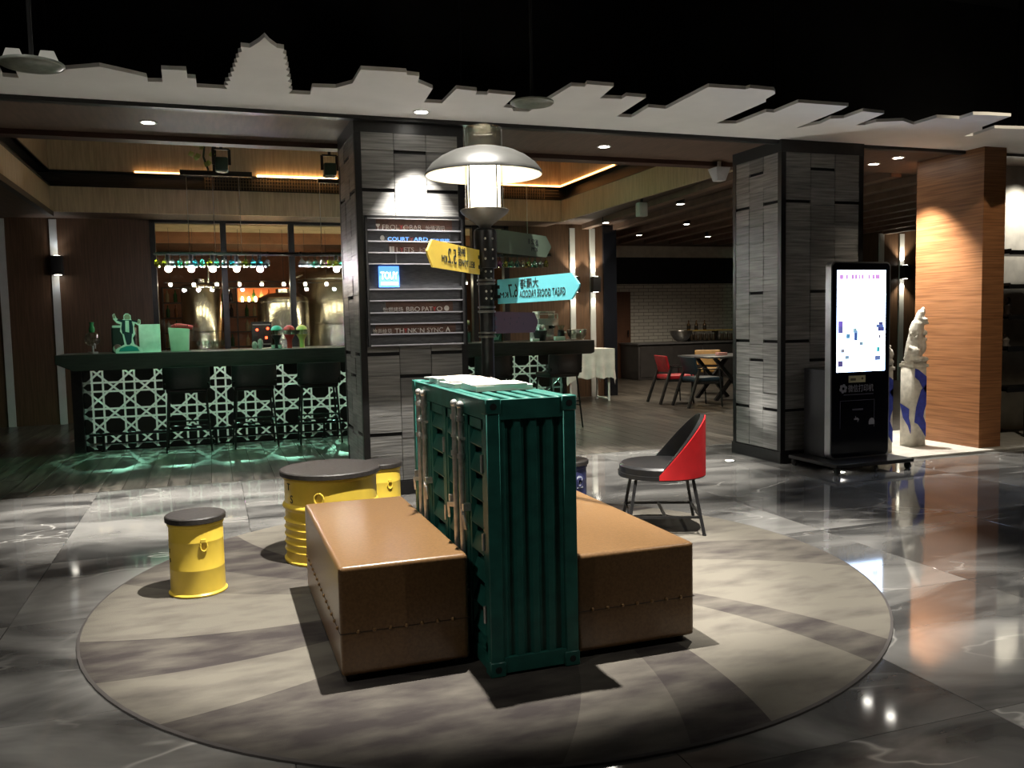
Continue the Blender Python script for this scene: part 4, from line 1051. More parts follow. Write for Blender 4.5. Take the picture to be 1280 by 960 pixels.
for k, (x, h) in enumerate(((.49, .09), (.56, .12))):
    t = thing('steel_shaker', ('short' if k == 0 else 'taller')+' steel cocktail shaker beside the globe taps', 'shaker', (x, 10.95, ZC))
    ob('cup', MB().lathe([(.026, 0), (.034, h*.6), (.030, h*.72)], 18), CHROME, t, local=True)
    ob('cap', MB().lathe([(.031, h*.72), (.028, h*.9), (.016, h*.92), (.016, h), (0, h+.004)], 18), CHROME, t, local=True)
for k, x in enumerate((.70, .78)):
    t = thing('glass_tumbler', 'small clear tumbler at the foot of the teal globe tap', 'glass', (x, 10.80, ZC), 0, 'tumblers on the bar')
    ob('cup', MB().lathe([(.022, 0), (.028, .065), (.025, .065), (.020, .006)], 16, ring=True), GC, t, local=True)
    ob('water', MB().lathe([(.0, .005), (.0205, .006), (.024, .045), (0, .045)], 16), mat('clear_ice', (.70, .72, .71), .2), t, local=True)
for k in range(6):
    x = -.16+k*.055+.01*(k % 2)
    t = thing('stem_glass', 'empty stem glass in the row behind the red cloth bin', 'glass', (x, 11.25, ZC), 0, 'row of stem glasses on the bar')
    ob('stem', MB().lathe([(.024, 0), (.022, .004), (.004, .010), (.004, .045), (0, .046)], 12), GC, t, local=True)
    ob('bowl', MB().lathe([(.006, .045), (.022, .06), (.024, .09), (.020, .11), (.018, .11), (.021, .09), (.019, .062), (.004, .048)], 12, ring=True), GC, t, local=True)
# right end of the bar
for x, lab, cat in ((3.12, 'clear acrylic display box left of the lamp post on the bar', 'display box'), (3.55, 'acrylic block with an engraved crown on the bar', 'sign')):
    t = thing('acrylic_block', lab, cat, (x, 10.85, ZC))
    ob('block', MB().box(-.10, .10, -.03, .03, 0, .15), glass('acrylic', (.62, .75, .70), .10), t, bevel=.004, local=True)
    ob('insert', MB().box(-.085, .085, -.004, .004, .012, .13), mat('grey_insert', (.10, .14, .13), .5), t, local=True)
    if x > 3.3:
        ob('crown', MB().prism([(-.05, .03), (.05, .03), (.065, .10), (.03, .06), (0, .105), (-.03, .06), (-.065, .10)], -.008, -.005, 'y'), mat('etched_white', (.55, .6, .58), .5), t, local=True, tri=True)
tag(ob('brass_tube_lamp', MB().cyl((3.05, 11.2, 1.42), (3.30, 11.2, 1.42), .03, n=16).cyl((3.17, 11.2, ZC), (3.17, 11.2, 1.42), .008, n=8), mat('satin_brass', (.55, .50, .28), .35, .6)), 'short satin brass tube on a thin stem over the bar', 'lamp')
t = thing('ice_pot', 'black pot heaped with pale ice on the bar', 'pot', (4.18, 10.82, ZC))
ob('pot', MB().lathe([(.07, 0), (.10, .14), (.09, .14), (.0, .10)], 20), BLACK, t, local=True)
ic = MB(); random.seed(3)
for k in range(16): ic.ball((random.uniform(-.06, .06), random.uniform(-.06, .06), .14+random.uniform(0, .10)*(1-k/22)), .032, 6)
ob('ice', ic, mat('pale_ice', (.70, .72, .71), .15), t, local=True)['kind'] = 'stuff'
t = thing('espresso_machine', 'tiered chrome espresso machine with a cup rack on the bar', 'coffee machine', (4.36, 11.12, ZC))
ob('base', MB().box(-.15, .15, -.18, .18, 0, .05), CHROME, t, bevel=.008, local=True)
ob('back_body', MB().box(-.15, .15, .0, .18, .05, .30), CHROME, t, bevel=.01, local=True)
ob('head', MB().box(-.15, .15, -.17, .18, .20, .30), mat('satin_steel', (.58, .58, .56), .25, .7), t, bevel=.012, local=True)
ob('group_handle', MB().cyl((.06, -.12, .19), (.06, -.24, .18), .014, n=10).cyl((.06, -.10, .20), (.06, -.10, .16), .03, n=14), BLACK, t, local=True)
rk = ob('cup_rack', MB().tube([(-.14, -.15, .36), (.14, -.15, .36), (.14, .16, .36), (-.14, .16, .36), (-.14, -.15, .36)], .006).cyl((-.14, -.15, .30), (-.14, -.15, .36), .006).cyl((.14, -.15, .30), (.14, -.15, .36), .006).cyl((.14, .16, .30), (.14, .16, .36), .006).cyl((-.14, .16, .30), (-.14, .16, .36), .006), CHROME, t, local=True)
ob('top_tray', MB().box(-.12, .12, -.12, .14, .38, .40).box(-.12, -.10, -.1, .1, .30, .38).box(.10, .12, -.1, .1, .30, .38), CHROME, t, bevel=.004, local=True)
for k, (x, y) in enumerate(((4.06, 10.70), (4.42, 10.72))):
    tag(ob('napkin_stack', MB().box(x-.05-.02*k, x+.05+.02*k, y-.04, y+.04, ZC, ZC+.035+.02*k), mat('white_napkin', (.76, .76, .74), .8), bevel=.003), ('small' if k == 0 else 'taller')+' pale napkin stack before the espresso machine', 'napkins')
t = thing('coffee_grinder', 'small dark grinder cluster right of the espresso machine', 'grinder', (4.56, 11.0, ZC))
ob('body', MB().cyl((0, 0, 0), (0, 0, .14), .05, .045, 16), BLACK, t, local=True)
ob('hopper', MB().lathe([(.03, .14), (.055, .20), (.05, .20), (.025, .14)], 16, ring=True), GC, t, local=True)
ob('knob', MB().ball((.05, -.03, .10), .018, 10), CHROME, t, local=True)
t = thing('punch_bowl', 'wide cut glass punch bowl at the end of the bar', 'bowl', (4.72, 10.82, ZC))
ob('bowl', MB().lathe([(.06, .0), (.09, .01), (.125, .06), (.135, .14), (.128, .14), (.118, .065), (.085, .02), (.0, .015)], 28), glass('cut_glass', (.78, .82, .78), .22, .08), t, local=True)
ob('rim', MB().lathe([(.130, .138), (.138, .14), (.130, .144), (.127, .14)], 28, ring=True), CHROME, t, local=True)

# ---- hanging glass rack above the bar
rack = thing('hanging_glass_rack', 'long hanging rack of wine glasses with coloured spots above the bar', 'glass rack', (1.3, 11.3, 2.3))
for y in (11.174, 11.226, 11.354, 11.406): ob('glass_rail', MB().box(-.62, 4.5, y-.012, y+.012, 2.318, 2.331), BLACK, rack)
ob('lamp_rail', MB().box(-.62, 4.5, 11.278, 11.302, 2.322, 2.350), BLACK, rack)
for x in (-.6, .05, .70, 1.1, 1.75, 2.4, 3.1, 3.8, 4.48): ob('cross_bar', MB().box(x-.012, x+.012, 11.155, 11.425, 2.336, 2.352).box(x-.006, x+.006, 11.155, 11.168, 2.326, 2.338).box(x-.006, x+.006, 11.412, 11.425, 2.326, 2.338), BLACK, rack)
for x, zt_ in ((-.21, 3.283), (.09, 3.283), (.40, 3.283), (1.38, 3.243), (2.2, 3.243), (3.2, 4.422), (4.2, 4.422)): ob('suspension_wire', MB().cyl((x, 11.29, 2.345), (x, 11.29, zt_), .004, n=6), STEEL, rack)
rack_spots = [(-.46, (1, .98, .9)), (-.20, (1, .85, .95)), (.05, (1, .98, .9)), (.33, (1, .95, .8)), (.61, (.9, .7, 1)), (1.56, (1, .97, .9)), (1.85, (1, .9, .7)), (2.4, (.6, 1, .8)), (2.9, (1, .4, .9)), (3.2, (.4, 1, .8))]
for x, c in rack_spots:
    s_ = ob('spot_lamp', MB().cyl((x, 11.29, 2.165), (x, 11.29, 2.325), .026, n=12), BLACK, rack)
    ob('bulb', MB().ball((x, 11.285, 2.145), .038, 12), emis('rack_bulb_%d' % int(x*100), c, 170), s_)
random.seed(11)
tints = [(.9, .95, .95), (.55, .95, .85), (.9, .5, .9), (.85, .9, .35), (.9, .95, .95), (.4, .85, .9)]
gm = []
for k, c in enumerate(tints):
    gm.append(mesh_of(MB().lathe([(.033, .0), (.03, -.004), (.005, -.008), (.005, -.07), (.03, -.095), (.036, -.13), (.030, -.165), (.028, -.165), (.034, -.13), (.028, -.097), (.004, -.074)], 12), 'hanging_glass', glass('tinted_glass_%d' % k, c, .25, .05)))
x = -.58
while x < 4.45:
    if not .73 < x < 1.07:
        for y in (11.20, 11.38):
            o = bpy.data.objects.new('hanging_wine_glass', random.choice(gm)); COL.objects.link(o); o.location = (x, y, 2.3348)
            tag(o, 'wine glass hanging upside down from the rack above the bar', 'wine glass', 'wine glasses hanging in the rack')
    x += .085
# rails and stage lights in the tray
t = thing('lighting_rail', 'short black lighting rail hanging in the tray over the bar', 'rail', (.13, 11.3, 3.3))
ob('rail', MB().box(-.28, .56, 11.27, 11.33, 3.28, 3.34), BLACK, t)
ob('hanger', MB().box(.10, .15, 11.28, 11.32, 3.34, 4.42), BLACK, t)
t = thing('lighting_rail', 'short black lighting rail beside the stone column in the tray', 'rail', (1.7, 11.3, 3.3))
ob('rail', MB().box(1.36, 2.3, 11.27, 11.33, 3.24, 3.29), BLACK, t)
ob('hanger', MB().box(1.95, 1.99, 11.28, 11.32, 3.29, 4.42), BLACK, t)
def stage_light(x, y, z, label):
    t = thing('stage_light', label, 'stage light', (x, y, z))
    ob('yoke', MB().beam((x-.08, y, z), (x-.08, y, z+.16), .015, .03).beam((x+.08, y, z), (x+.08, y, z+.16), .015, .03).beam((x-.08, y, z+.16), (x+.08, y, z+.16), .03, .015).beam((x, y, z+.16), (x, y, 4.42), .03, .03), BLACK, t)
    ob('head', MB().box(x-.065, x+.065, y-.09, y+.09, z-.07, z+.07), mat('dark_green_housing', (.03, .06, .045), .4), t, bevel=.02)
    ob('lens', MB().cyl((x, y, z-.068), (x, y, z-.078), .05, n=18), CHROME, t)
    return t
c = aty(277, 206, 9.6); stage_light(c.x, c.y, c.z, 'dark stage light with bracket above the lighting rail')
spot((c.x, c.y, c.z-.09), (-.35, 10.6, .6), 170, 105, (.30, 1, .54), .9, .04, 'stage_light_lamp')
c = aty(412, 213, 9.6); stage_light(c.x, c.y, c.z, 'dark stage light hanging by the stone column')
spot((c.x, c.y, c.z-.09), (4.2, 11.0, .6), 200, 105, (.34, 1, .58), .9, .04, 'stage_light_lamp')
# potted trailing plant sculpture on the rail
t = thing('hanging_plant', 'small gold green leafy ornament hanging over the bar', 'plant', (.02, 11.25, 3.4))
ob('stem', MB().tube([(.05, 11.25, 3.34), (.0, 11.25, 3.5), (.02, 11.25, 3.66), (.06, 11.25, 4.42)], .012), mat('dark_stem', (.03, .05, .03), .6), t)
lf = mat('gold_green_leaf', (.28, .34, .09), .35, .2)
random.seed(5)
for k in range(12):
    c = Vector((.0+random.uniform(-.10, .06), 11.23+random.uniform(-.04, .04), 3.42+random.uniform(0, .36)))
    d = Vector((random.uniform(-1, 1), random.uniform(-.6, .2), random.uniform(-.8, .6))).normalized()*.085; e = d.cross(Vector((0, 1, .3))).normalized()*.038
    ob('leaf', MB().add([c, c+d*.5+e, c+d, c+d*.5-e, c+d*.5+Vector((0, -.012, 0))], [(0, 1, 4), (1, 2, 4), (2, 3, 4), (3, 0, 4)]), lf, t)

# ================================================================== OBJECTS: brewery
TANK = mat('polished_tank_steel', (.50, .47, .40), .24, 1, .06, 3, stretch=(1, 1, .2))
def tank(x, y, r, zt_, label, dome=.18, legs=True):
    t = thing('brewing_tank', label, 'tank', (x, y, 0))
    ob('shell', MB().lathe([(0, .28), (r*.5, .32), (r, .45), (r, zt_), (r*.93, zt_+dome*.45), (r*.6, zt_+dome*.85), (r*.2, zt_+dome), (0, zt_+dome)], 40), TANK, t, local=True)
    for z in (.5, zt_*.62, zt_-.03): ob('hoop', MB().lathe([(r, z), (r+.012, z+.006), (r+.012, z+.03), (r, z+.036)], 40, ring=True), TANK, t, local=True)
    ob('manway', MB().cyl((0, 0, zt_+dome-.02), (0, 0, zt_+dome+.06), r*.28, n=20), TANK, t, local=True)
    ob('vent_pipe', MB().tube([(r*.4, 0, zt_+dome*.7), (r*.4, 0, zt_+dome+.25), (r*.8, 0, zt_+dome+.32)], .025, 10), TANK, t, local=True)
    for k in range(3):
        a = 2*PI*k/3+.5; ob('leg', MB().cyl((r*.7*math.cos(a), r*.7*math.sin(a), 0), (r*.7*math.cos(a), r*.7*math.sin(a), .42), .035, n=10), TANK, t, local=True)
tank(-.15, 16.4, .34, 2.14, 'slim steel brewing tank behind the window near the walnut wall', .08)
tank(1.26, 16.3, .46, 1.86, 'squat steel brewing tank with a domed lid behind the middle window', .17)
tank(2.35, 17.25, .85, 2.3, 'large domed brewing vessel standing behind the squat tank', .3)
tank(4.3, 16.6, .42, 2.1, 'steel brewing tank seen past the stone column', .12)
# lit bottle shelves on the brewery wall
sh_ = thing('bottle_shelf', 'amber lit back bar shelf full of bottles in the brewery', 'shelf', (.75, 18.45, 0))
ob('back_panel', MB().box(-.9, 3.3, 18.52, 18.59, .9, 2.2), mat('amber_back_panel', (.45, .16, .06), .5), sh_)
for z in (1.0, 1.3, 1.6, 1.9, 2.2): ob('shelf_board', MB().box(-.9, 3.3, 18.3, 18.55, z, z+.025), WALNUT, sh_)
for x in (-.9, .5, 1.9, 3.28): ob('upright', MB().box(x, x+.03, 18.3, 18.55, .0, 2.22), WALNUT, sh_)
random.seed(21)
bm_ = [mesh_of(MB().lathe([(.035, 0), (.037, .004), (.037, .15), (.014, .19), (.012, .245), (0, .246)], 10), 'bottle_mesh', m_) for m_ in (mat('amber_bottle', (.20, .06, .015), .15), mat('green_bottle', (.03, .10, .03), .15), mat('dark_bottle', (.03, .015, .01), .15), mat('pale_bottle', (.45, .35, .2), .2))]
for z in (1.025, 1.325, 1.625, 1.925):
    x = -.8
    while x < 3.2:
        if random.random() < .8 and min(abs(x-a) for a in (-.88, .515, 1.915, 3.29)) > .07:
            o = bpy.data.objects.new('bottle', random.choice(bm_)); COL.objects.link(o); o.location = (x, 18.42, z)
            tag(o, 'bottle standing on the amber lit brewery shelf', 'bottle', 'bottles on the brewery shelf')
        x += .15
# string of small bulbs across the brewery
bl = thing('bulb_string', 'string of small bare bulbs across the brewery', 'string light', (1.8, 15.2, 2.3))
ob('cable', MB().tube([(-.7+.5*k, 15.2, 2.17-.02*math.sin(k*1.7)) for k in range(12)], .006, 6), BLACK, bl)
for k in range(15):
    x = -.6+k*.36; ob('drop_wire', MB().cyl((x, 15.2, 2.15), (x, 15.2, 3.06), .003, n=5), BLACK, bl); ob('bulb', MB().ball((x, 15.2, 2.13), .026, 10), emis('string_bulb', (1, .85, .58), 170), bl)
for k in range(9):
    tag(ob('counter_bottle_light', MB().lathe([(.02, 0), (.025, .05), (.012, .09), (0, .1)], 10, (.62+k*.13+(.05 if k>4 else 0), 18.335, 1.925)), emis('amber_point', (1, .55, .25), 90)), 'small glowing amber lamp high on the brewery back bar', 'lamp', 'amber lamps in the brewery')
for x, z in ((.75, 1.36), (.93, 1.38), (.90, 1.22)):
    tag(ob('indicator_lamp', MB().ball((x, 15.6, z), .022, 8), emis('red_indicator', (1, .06, .02), 8)), 'small red indicator lamp on the brewery controls', 'indicator', 'red indicator lamps')
t = thing('control_stand', 'slim dark control panel carrying red indicator lamps in the brewery', 'control panel', (.85, 15.68, 0))
ob('panel', MB().box(.66, 1.0, 15.62, 15.70, 1.05, 1.5), BLACK, t, bevel=.006)
ob('post', MB().cyl((.83, 15.66, 0), (.83, 15.66, 1.05), .03), BLACK, t)
for z in (1.1, 1.44): ob('bezel', MB().box(.68, .98, 15.612, 15.622, z, z+.02), STEEL, t)

# ================================================================== OBJECTS: directory sign on the left column
YS = 7.035
t = thing('directory_sign', 'slatted directory sign with venue names on the grey stone column', 'sign', (1.62, YS, 1.26))
SX0, SX1 = 1.205, 2.025
zr = [2.297, 2.196, 2.106, 2.015, 1.924, 1.717, 1.625, 1.527, 1.436, 1.351, 1.26]
for x in (SX0, SX1-.018): ob('frame_side', MB().box(x, x+.018, YS-.055, YS+.005, zr[-1]-.012, zr[0]+.012), BLACK, t)
ob('frame_top', MB().box(SX0, SX1, YS-.055, YS+.005, zr[0], zr[0]+.016), BLACK, t)
SL = mat('satin_grey_ledge', (.28, .28, .30), .4, .4)
for z in zr[1:]: ob('ledge', MB().box(SX0+.018, SX1-.018, YS-.05, YS+.004, z-.006, z+.004), SL, t)
BRP = mat('rust_brown_panel', (.11, .055, .038), .6, 0, .2, 20); SGP = mat('slate_panel', (.075, .076, .082), .6, 0, .25, 16, stretch=(1, 1, 8))
spans = {0: (1.30, 1.94), 2: (1.40, 1.96), 6: (1.36, 1.93), 8: (1.27, 1.95)}
for i in range(10):
    ob('row_panel', MB().box(SX0+.018, SX1-.018, YS-.004, YS+.006, zr[i+1]+.004, zr[i]-.006), SGP, t)
    if i in spans: ob('name_panel', MB().box(spans[i][0], spans[i][1], YS-.012, YS-.004, zr[i+1]+.004, zr[i]-.010), BRP, t)
YT = YS-.0135
def tx(s, pxa, pxb, row, size, m, nm='lettering'):
    zl = zr[row+1]+.007; yy = 288
    # pixel of this row gives the x position on the sign plane
    yp = {0: 287, 1: 301, 2: 315, 6: 390, 8: 417}[row]
    a = aty(pxa, yp, YT).x; b = aty(pxb, yp, YT).x
    text(s, size, (a, YT if row != 1 else YS-.006, zl), (1, 0, 0), (0, 0, 1), m, t, b-a, name=nm)
def icon(pxa, pxb, row, shape):
    yp = {0: 287, 1: 301, 2: 315, 6: 390, 8: 417}[row]
    a = aty(pxa, yp, YT).x; b = aty(pxb, yp, YT).x; zl = zr[row+1]+.007; w_ = b-a
    y0 = YT if row != 1 else YS-.0075
    ob('pictogram', MB().prism([(a+w_*u, zl+.045*v) for u, v in shape], y0-.001, y0+.001, 'y'), WHITEL, t, tri=True)
circ = [(.5+.5*math.cos(2*PI*k/14), .5+.5*math.sin(2*PI*k/14)) for k in range(14)]
icon(470, 475, 0, [(.3, 0), (.7, 0), (.7, .1), (.56, .12), (.56, .4), (1, .75), (1, 1), (0, 1), (0, .75), (.44, .4), (.44, .12), (.3, .1)])
tx('FROL', 478, 499, 0, .058, WHITEL); tx('Y', 499.3, 503.8, 0, .058, REDL); tx('C', 504.2, 509.8, 0, .058, WHITEL); tx('BAR', 512, 527.3, 0, .058, WHITEL)
tx('怡情酒吧', 532, 556, 0, .045, WHITEL)
BLUEL = mat('blue_sign_letters', (.1, .25, .8), .5, 0, .05, 10, emit=(.2, .45, 1), estr=1.6)
icon(475.5, 481, 1, circ)
tx('COURT', 485, 511.5, 1, .045, BLUEL); tx('Y', 512.3, 517, 1, .045, REDL); tx('ARD', 517.5, 535, 1, .045, BLUEL); tx('都市庭院', 538, 562, 1, .025, BLUEL)
icon(487, 493, 2, [(0, 0), (.45, 0), (.45, 1), (.55, 1), (.55, 0), (1, 0), (1, 1), (0, 1)])
tx('L', 495.8, 500, 2, .055, WHITEL); tx('Y', 500, 504.5, 2, .055, REDL); tx('FTS', 505, 517.5, 2, .055, WHITEL); tx('上下', 522.5, 534.5, 2, .045, WHITEL)
tx('怡燃烤场', 479, 504, 6, .045, WHITEL); tx('BBQ', 508, 525, 6, .055, WHITEL); tx('PAT', 527.5, 541, 6, .055, WHITEL); tx('Y', 541, 545.5, 6, .055, REDL); tx('O', 546, 553, 6, .055, WHITEL); icon(555.3, 561.5, 6, circ)
tx('怡声绘见', 466, 490, 8, .045, WHITEL); tx('TH', 493.7, 505, 8, .055, WHITEL); tx('Y', 505, 509.5, 8, .055, REDL); tx('NK`N', 510, 530.5, 8, .055, WHITEL); tx('SYNC', 534, 554, 8, .055, WHITEL)
icon(557, 563, 8, [(0, 0), (.2, .5), (.5, 1), (.8, .5), (1, 0), (.75, 0), (.5, .6), (.25, 0)])
# lit blue logo square and the thin divider
ob('divider', MB().box(1.455, 1.461, YS-.03, YS, zr[4], zr[3]), SL, t)
lg = ob('logo_square', MB().box(1.31, 1.475, YS-.03, YS-.004, 1.735, 1.905), emis('blue_logo_glow', (.10, .30, .95), 1.6), t)
text('TOUY', .085, (1.323, YS-.0318, 1.80), (1, 0, 0), (0, 0, 1), emis('logo_white_glow', (.85, .95, 1), 5), lg, .14)
ob('logo_bar', MB().box(1.325, 1.463, YS-.0325, YS-.030, 1.752, 1.775), emis('logo_white_glow', (.85, .95, 1), 5), lg)

# ================================================================== OBJECTS: display kiosk
KX0, KX1, KY = 5.335, 6.01, 6.45
t = thing('display_kiosk', 'tall black display kiosk with a glowing screen on a wheeled base', 'kiosk', ((KX0+KX1)/2, KY, 0))
def rrect(x0, x1, z0, z1, r, n=6):
    p = []
    for cx, cz, a0 in ((x1-r, z1-r, 0), (x0+r, z1-r, PI/2), (x0+r, z0+r, PI), (x1-r, z0+r, 3*PI/2)):
        for k in range(n+1):
            a = a0+PI/2*k/n; p.append((cx+r*math.cos(a), cz+r*math.sin(a)))
    return p
SILV = mat('silver_kiosk_frame', (.42, .43, .45), .35, .7)
ob('silver_frame', MB().prism(rrect(KX0, KX1, .10, 1.915, .05), KY, KY+.075, 'y'), SILV, t)
ob('glass_front', MB().prism(rrect(KX0+.014, KX1-.014, .114, 1.901, .04), KY-.006, KY, 'y'), mat('gloss_black_glass', (.006, .006, .010), .08), t)
sc_ = ob('screen', MB().box(KX0+.062, KX1-.062, KY-.0085, KY-.006, .905, 1.838), emis('kiosk_screen_glow', (.50, .68, 1), 7), t)
def scr(nm, x0, x1, z0, z1, c, s_=1.0):
    ob(nm, MB().box(x0, x1, KY-.0105, KY-.0085, z0, z1), emis('screen_'+nm+str(c), c, s_), sc_)
xs = KX0+.062
for k, (a, b) in enumerate(((.025, .065), (.095, .118), (.155, .185), (.195, .222), (.235, .255), (.27, .295), (.345, .37), (.39, .42), (.43, .48))):
    scr('header_tile', xs+a, xs+b, 1.755, 1.80, (.62, .30, .72), .9)
for a, b, z, h, c in ((.02, .06, 1.27, .10, (.25, .25, .75)), (.02, .05, 1.33, .04, (.55, .2, .7)), (.11, .14, 1.22, .03, (.2, .55, .9)), (.20, .225, 1.20, .08, (.1, .2, .6)), (.19, .215, 1.27, .03, (.5, .85, .9)), (.47, .53, 1.28, .03, (.12, .14, .5)), (.45, .52, 1.315, .015, (.2, .3, .7)), (.48, .515, 1.33, .025, (.15, .15, .45)), (.26, .29, 1.155, .02, (.4, .6, .8)), (.48, .49, 1.215, .02, (.3, .3, .4)), (.46, .48, 1.09, .03, (.1, .75, .8)), (.05, .08, 1.09, .02, (.5, .5, .6)), (.10, .13, 1.03, .02, (.4, .6, .8)), (.02, .06, .96, .045, (.2, .16, .45)), (.44, .49, 1.01, .03, (.25, .35, .75))):
    scr('icon', xs+a-.006, xs+b+.006, z-.006, z+h+.006, tuple(v*.55 for v in c), .8)
YK = KY-.0062
PLT = mat('pale_kiosk_print', (.34, .34, .40), .5)
st = ob('notice_sticker', MB().box(5.535, 5.725, KY-.008, KY-.006, .805, .868), mat('cream_sticker', (.62, .58, .36), .6), t)
ob('sticker_print', MB().box(5.555, 5.615, KY-.0092, KY-.008, .822, .845).cyl((5.69, KY-.0092, .84), (5.69, KY-.008, .84), .012, n=12), mat('sticker_ink', (.12, .11, .07), .6), st)
for k in range(6):
    a = k*PI/3+.3; cx, cz = 5.475+.028*math.cos(a), .752+.028*math.sin(a)
    ob('logo_petal', MB().prism([(cx+.016*math.cos(q), cz+.016*math.sin(q)) for q in [2*PI*j/10 for j in range(10)]], YK-.0012, YK, 'y'), PLT, t)
text('微信打印机', .075, (5.53, YK, .722), (1, 0, 0), (0, 0, 1), PLT, t, .29)
ob('small_print', MB().box(5.48, 5.82, YK-.001, YK, .690, .697), mat('dim_kiosk_print', (.12, .12, .16), .5), t)
ob('print_slot', MB().box(5.58, 5.70, YK-.004, YK, .545, .56), mat('dim_kiosk_print', (.12, .12, .16)), t)
ob('hatch_outline', MB().box(5.44, 5.444, YK-.001, YK, .38, .64).box(5.83, 5.834, YK-.001, YK, .38, .64).box(5.44, 5.834, YK-.001, YK, .636, .64), mat('dim_kiosk_print', (.12, .12, .16)), t)
ob('arrow_mark', MB().prism([(5.60, .455), (5.64, .455), (5.64, .43), (5.66, .46), (5.64, .475), (5.62, .475), (5.62, .49), (5.615, .49), (5.615, .47), (5.60, .47)], YK-.001, YK, 'y'), PLT, t, tri=True)
ob('lock_plate', MB().prism([(5.77, .405), (5.835, .405), (5.835, .44), (5.82, .462), (5.80, .466), (5.782, .456), (5.77, .435)], YK-.002, YK, 'y').cyl((5.803, YK-.006, .432), (5.803, YK-.002, .432), .011, n=12), PLT, t)
ob('printer_cabinet', MB().box(KX0+.02, KX1-.06, KY+.075, KY+.40, .10, .93), mat('black_cabinet', (.014, .014, .018), .45), t, bevel=.006, seg=1)
ob('base_plate', MB().box(KX0-.14, KX1+.06, KY-.26, KY+.42, .065, .10), BLACK, t, bevel=.005, seg=1)
for x in (KX0-.10, (KX0+KX1)/2-.02, KX1+.02):
    for y in (KY-.22, KY+.38):
        c = ob('caster', MB().cyl((x-.012, y, .033), (x+.012, y, .033), .033, n=16), BLACK, t)
        ob('caster_fork', MB().box(x-.02, x-.014, y-.015, y+.015, .025, .066).box(x+.014, x+.02, y-.015, y+.015, .025, .066), BLACK, c)

# ================================================================== OBJECTS: carved hitching posts
CARVE = mat('pale_carved_stone', (.55, .52, .45), .75, 0, .15, 18, .35)
BLUEP = mat('cobalt_blue_cloth', (.03, .05, .34), .75, 0, .2, 20)
def hitching_post(cx, cy, label, k=1.0, mirror=1):
    z0 = .022
    t = thing('hitching_post', label, 'stone post', (cx, cy, z0), 0, 'carved stone hitching posts')
    a = .098
    ch = .022
    oct_ = [(-a+ch, -a), (a-ch, -a), (a, -a+ch), (a, a-ch), (a-ch, a), (-a+ch, a), (-a, a-ch), (-a, -a+ch)]
    ob('shaft', MB().prism(oct_, 0, .84), CARVE, t, local=True, bevel=.004, seg=1)
    ob('necking', MB().box(-a-.004, a+.004, -a-.004, a+.004, .84, .872).box(-a+.01, a-.01, -a+.01, a-.01, .872, .90), CARVE, t, local=True)
    b = MB()
    def bl_(x, y, z, r, sx=1.0, sy=1.0, sz=1.0, n=14): b.ball((x*mirror, y, z), r, n, sz, sx, sy)
    for q in range(16):                        # arched back rising to the raised head
        f = q/15.0; bl_(-.012+.075*f**2.2, -.005-.02*f, .935+.47*f, .094-.052*f**1.3+(.010 if .55 < f < .8 else 0), 1, .95, 1)
    bl_(.088, -.03, 1.425, .030, .8, .8, 1.8); bl_(.072, -.06, 1.34, .034, 1.1, 1.2, .8); bl_(.088, -.075, 1.305, .024, 1, 1.2, .7)   # crest, muzzle, jaw
    bl_(.055, -.055, 1.06, .046, .9, 1, 1.9); bl_(-.045, -.07, 1.0, .05, 1, 1, 1.3)                # fore and hind legs
    bl_(.062, -.085, .925, .034, 1.1, 1.3, .8); bl_(-.04, -.09, .925, .036, 1.1, 1.3, .8); bl_(.0, .04, .93, .085, 1, .7, .5)
    bl_(.075, -.06, 1.20, .036, .9, 1, .9); bl_(.095, -.05, 1.13, .026, .9, 1, 1.1)                 # cub on the chest
    random.seed(int(cx*100))
    for q in range(34):                        # curls of the mane
        f = random.random(); an = random.uniform(-3.0, -.2); rr = .088-.046*f
        bl_(-.012+.075*f**2.2+rr*math.cos(an), -.01+rr*math.sin(an), 1.02+.36*f, .014, n=8)
    o = ob('carved_lion', b, CARVE, t, local=True)
    md = o.modifiers.new('remesh', 'REMESH'); md.mode = 'VOXEL'; md.voxel_size = .010; md.use_smooth_shade = True
    # cloth bands painted and tied round the shaft
    def patch(nm, pts, side):
        if side == 'front': m_ = MB().prism(pts, -a-.007, -a-.001, 'y')
        else: m_ = MB().prism(pts, -a-.007, -a-.001, 'x')
        ob(nm, m_, BLUEP, t, local=True, tri=True)
    patch('blue_band', [(-.076, .74), (-.02, .70), (.03, .62), (.076, .56), (.076, .74), (.02, .78), (-.04, .82), (-.076, .83)], 'front')
    patch('blue_band', [(-.076, .26), (-.055, .42), (-.02, .52), (.01, .60), (.076, .66), (.076, .44), (.05, .38), (.04, .32), (.076, .24), (.076, .10), (.02, .18), (-.03, .24)], 'front')
    patch('blue_band', [(-.05, .40), (.076, .45), (.03, .30), (-.04, .22), (-.076, .14), (-.076, .22), (-.05, .30)], 'left')
    return t
hitching_post(7.03, 7.20, 'pale carved stone hitching post with blue cloth before the orange timber pier')
hitching_post(6.42, 7.02, 'pale carved stone hitching post mostly hidden behind the display kiosk', mirror=-1)

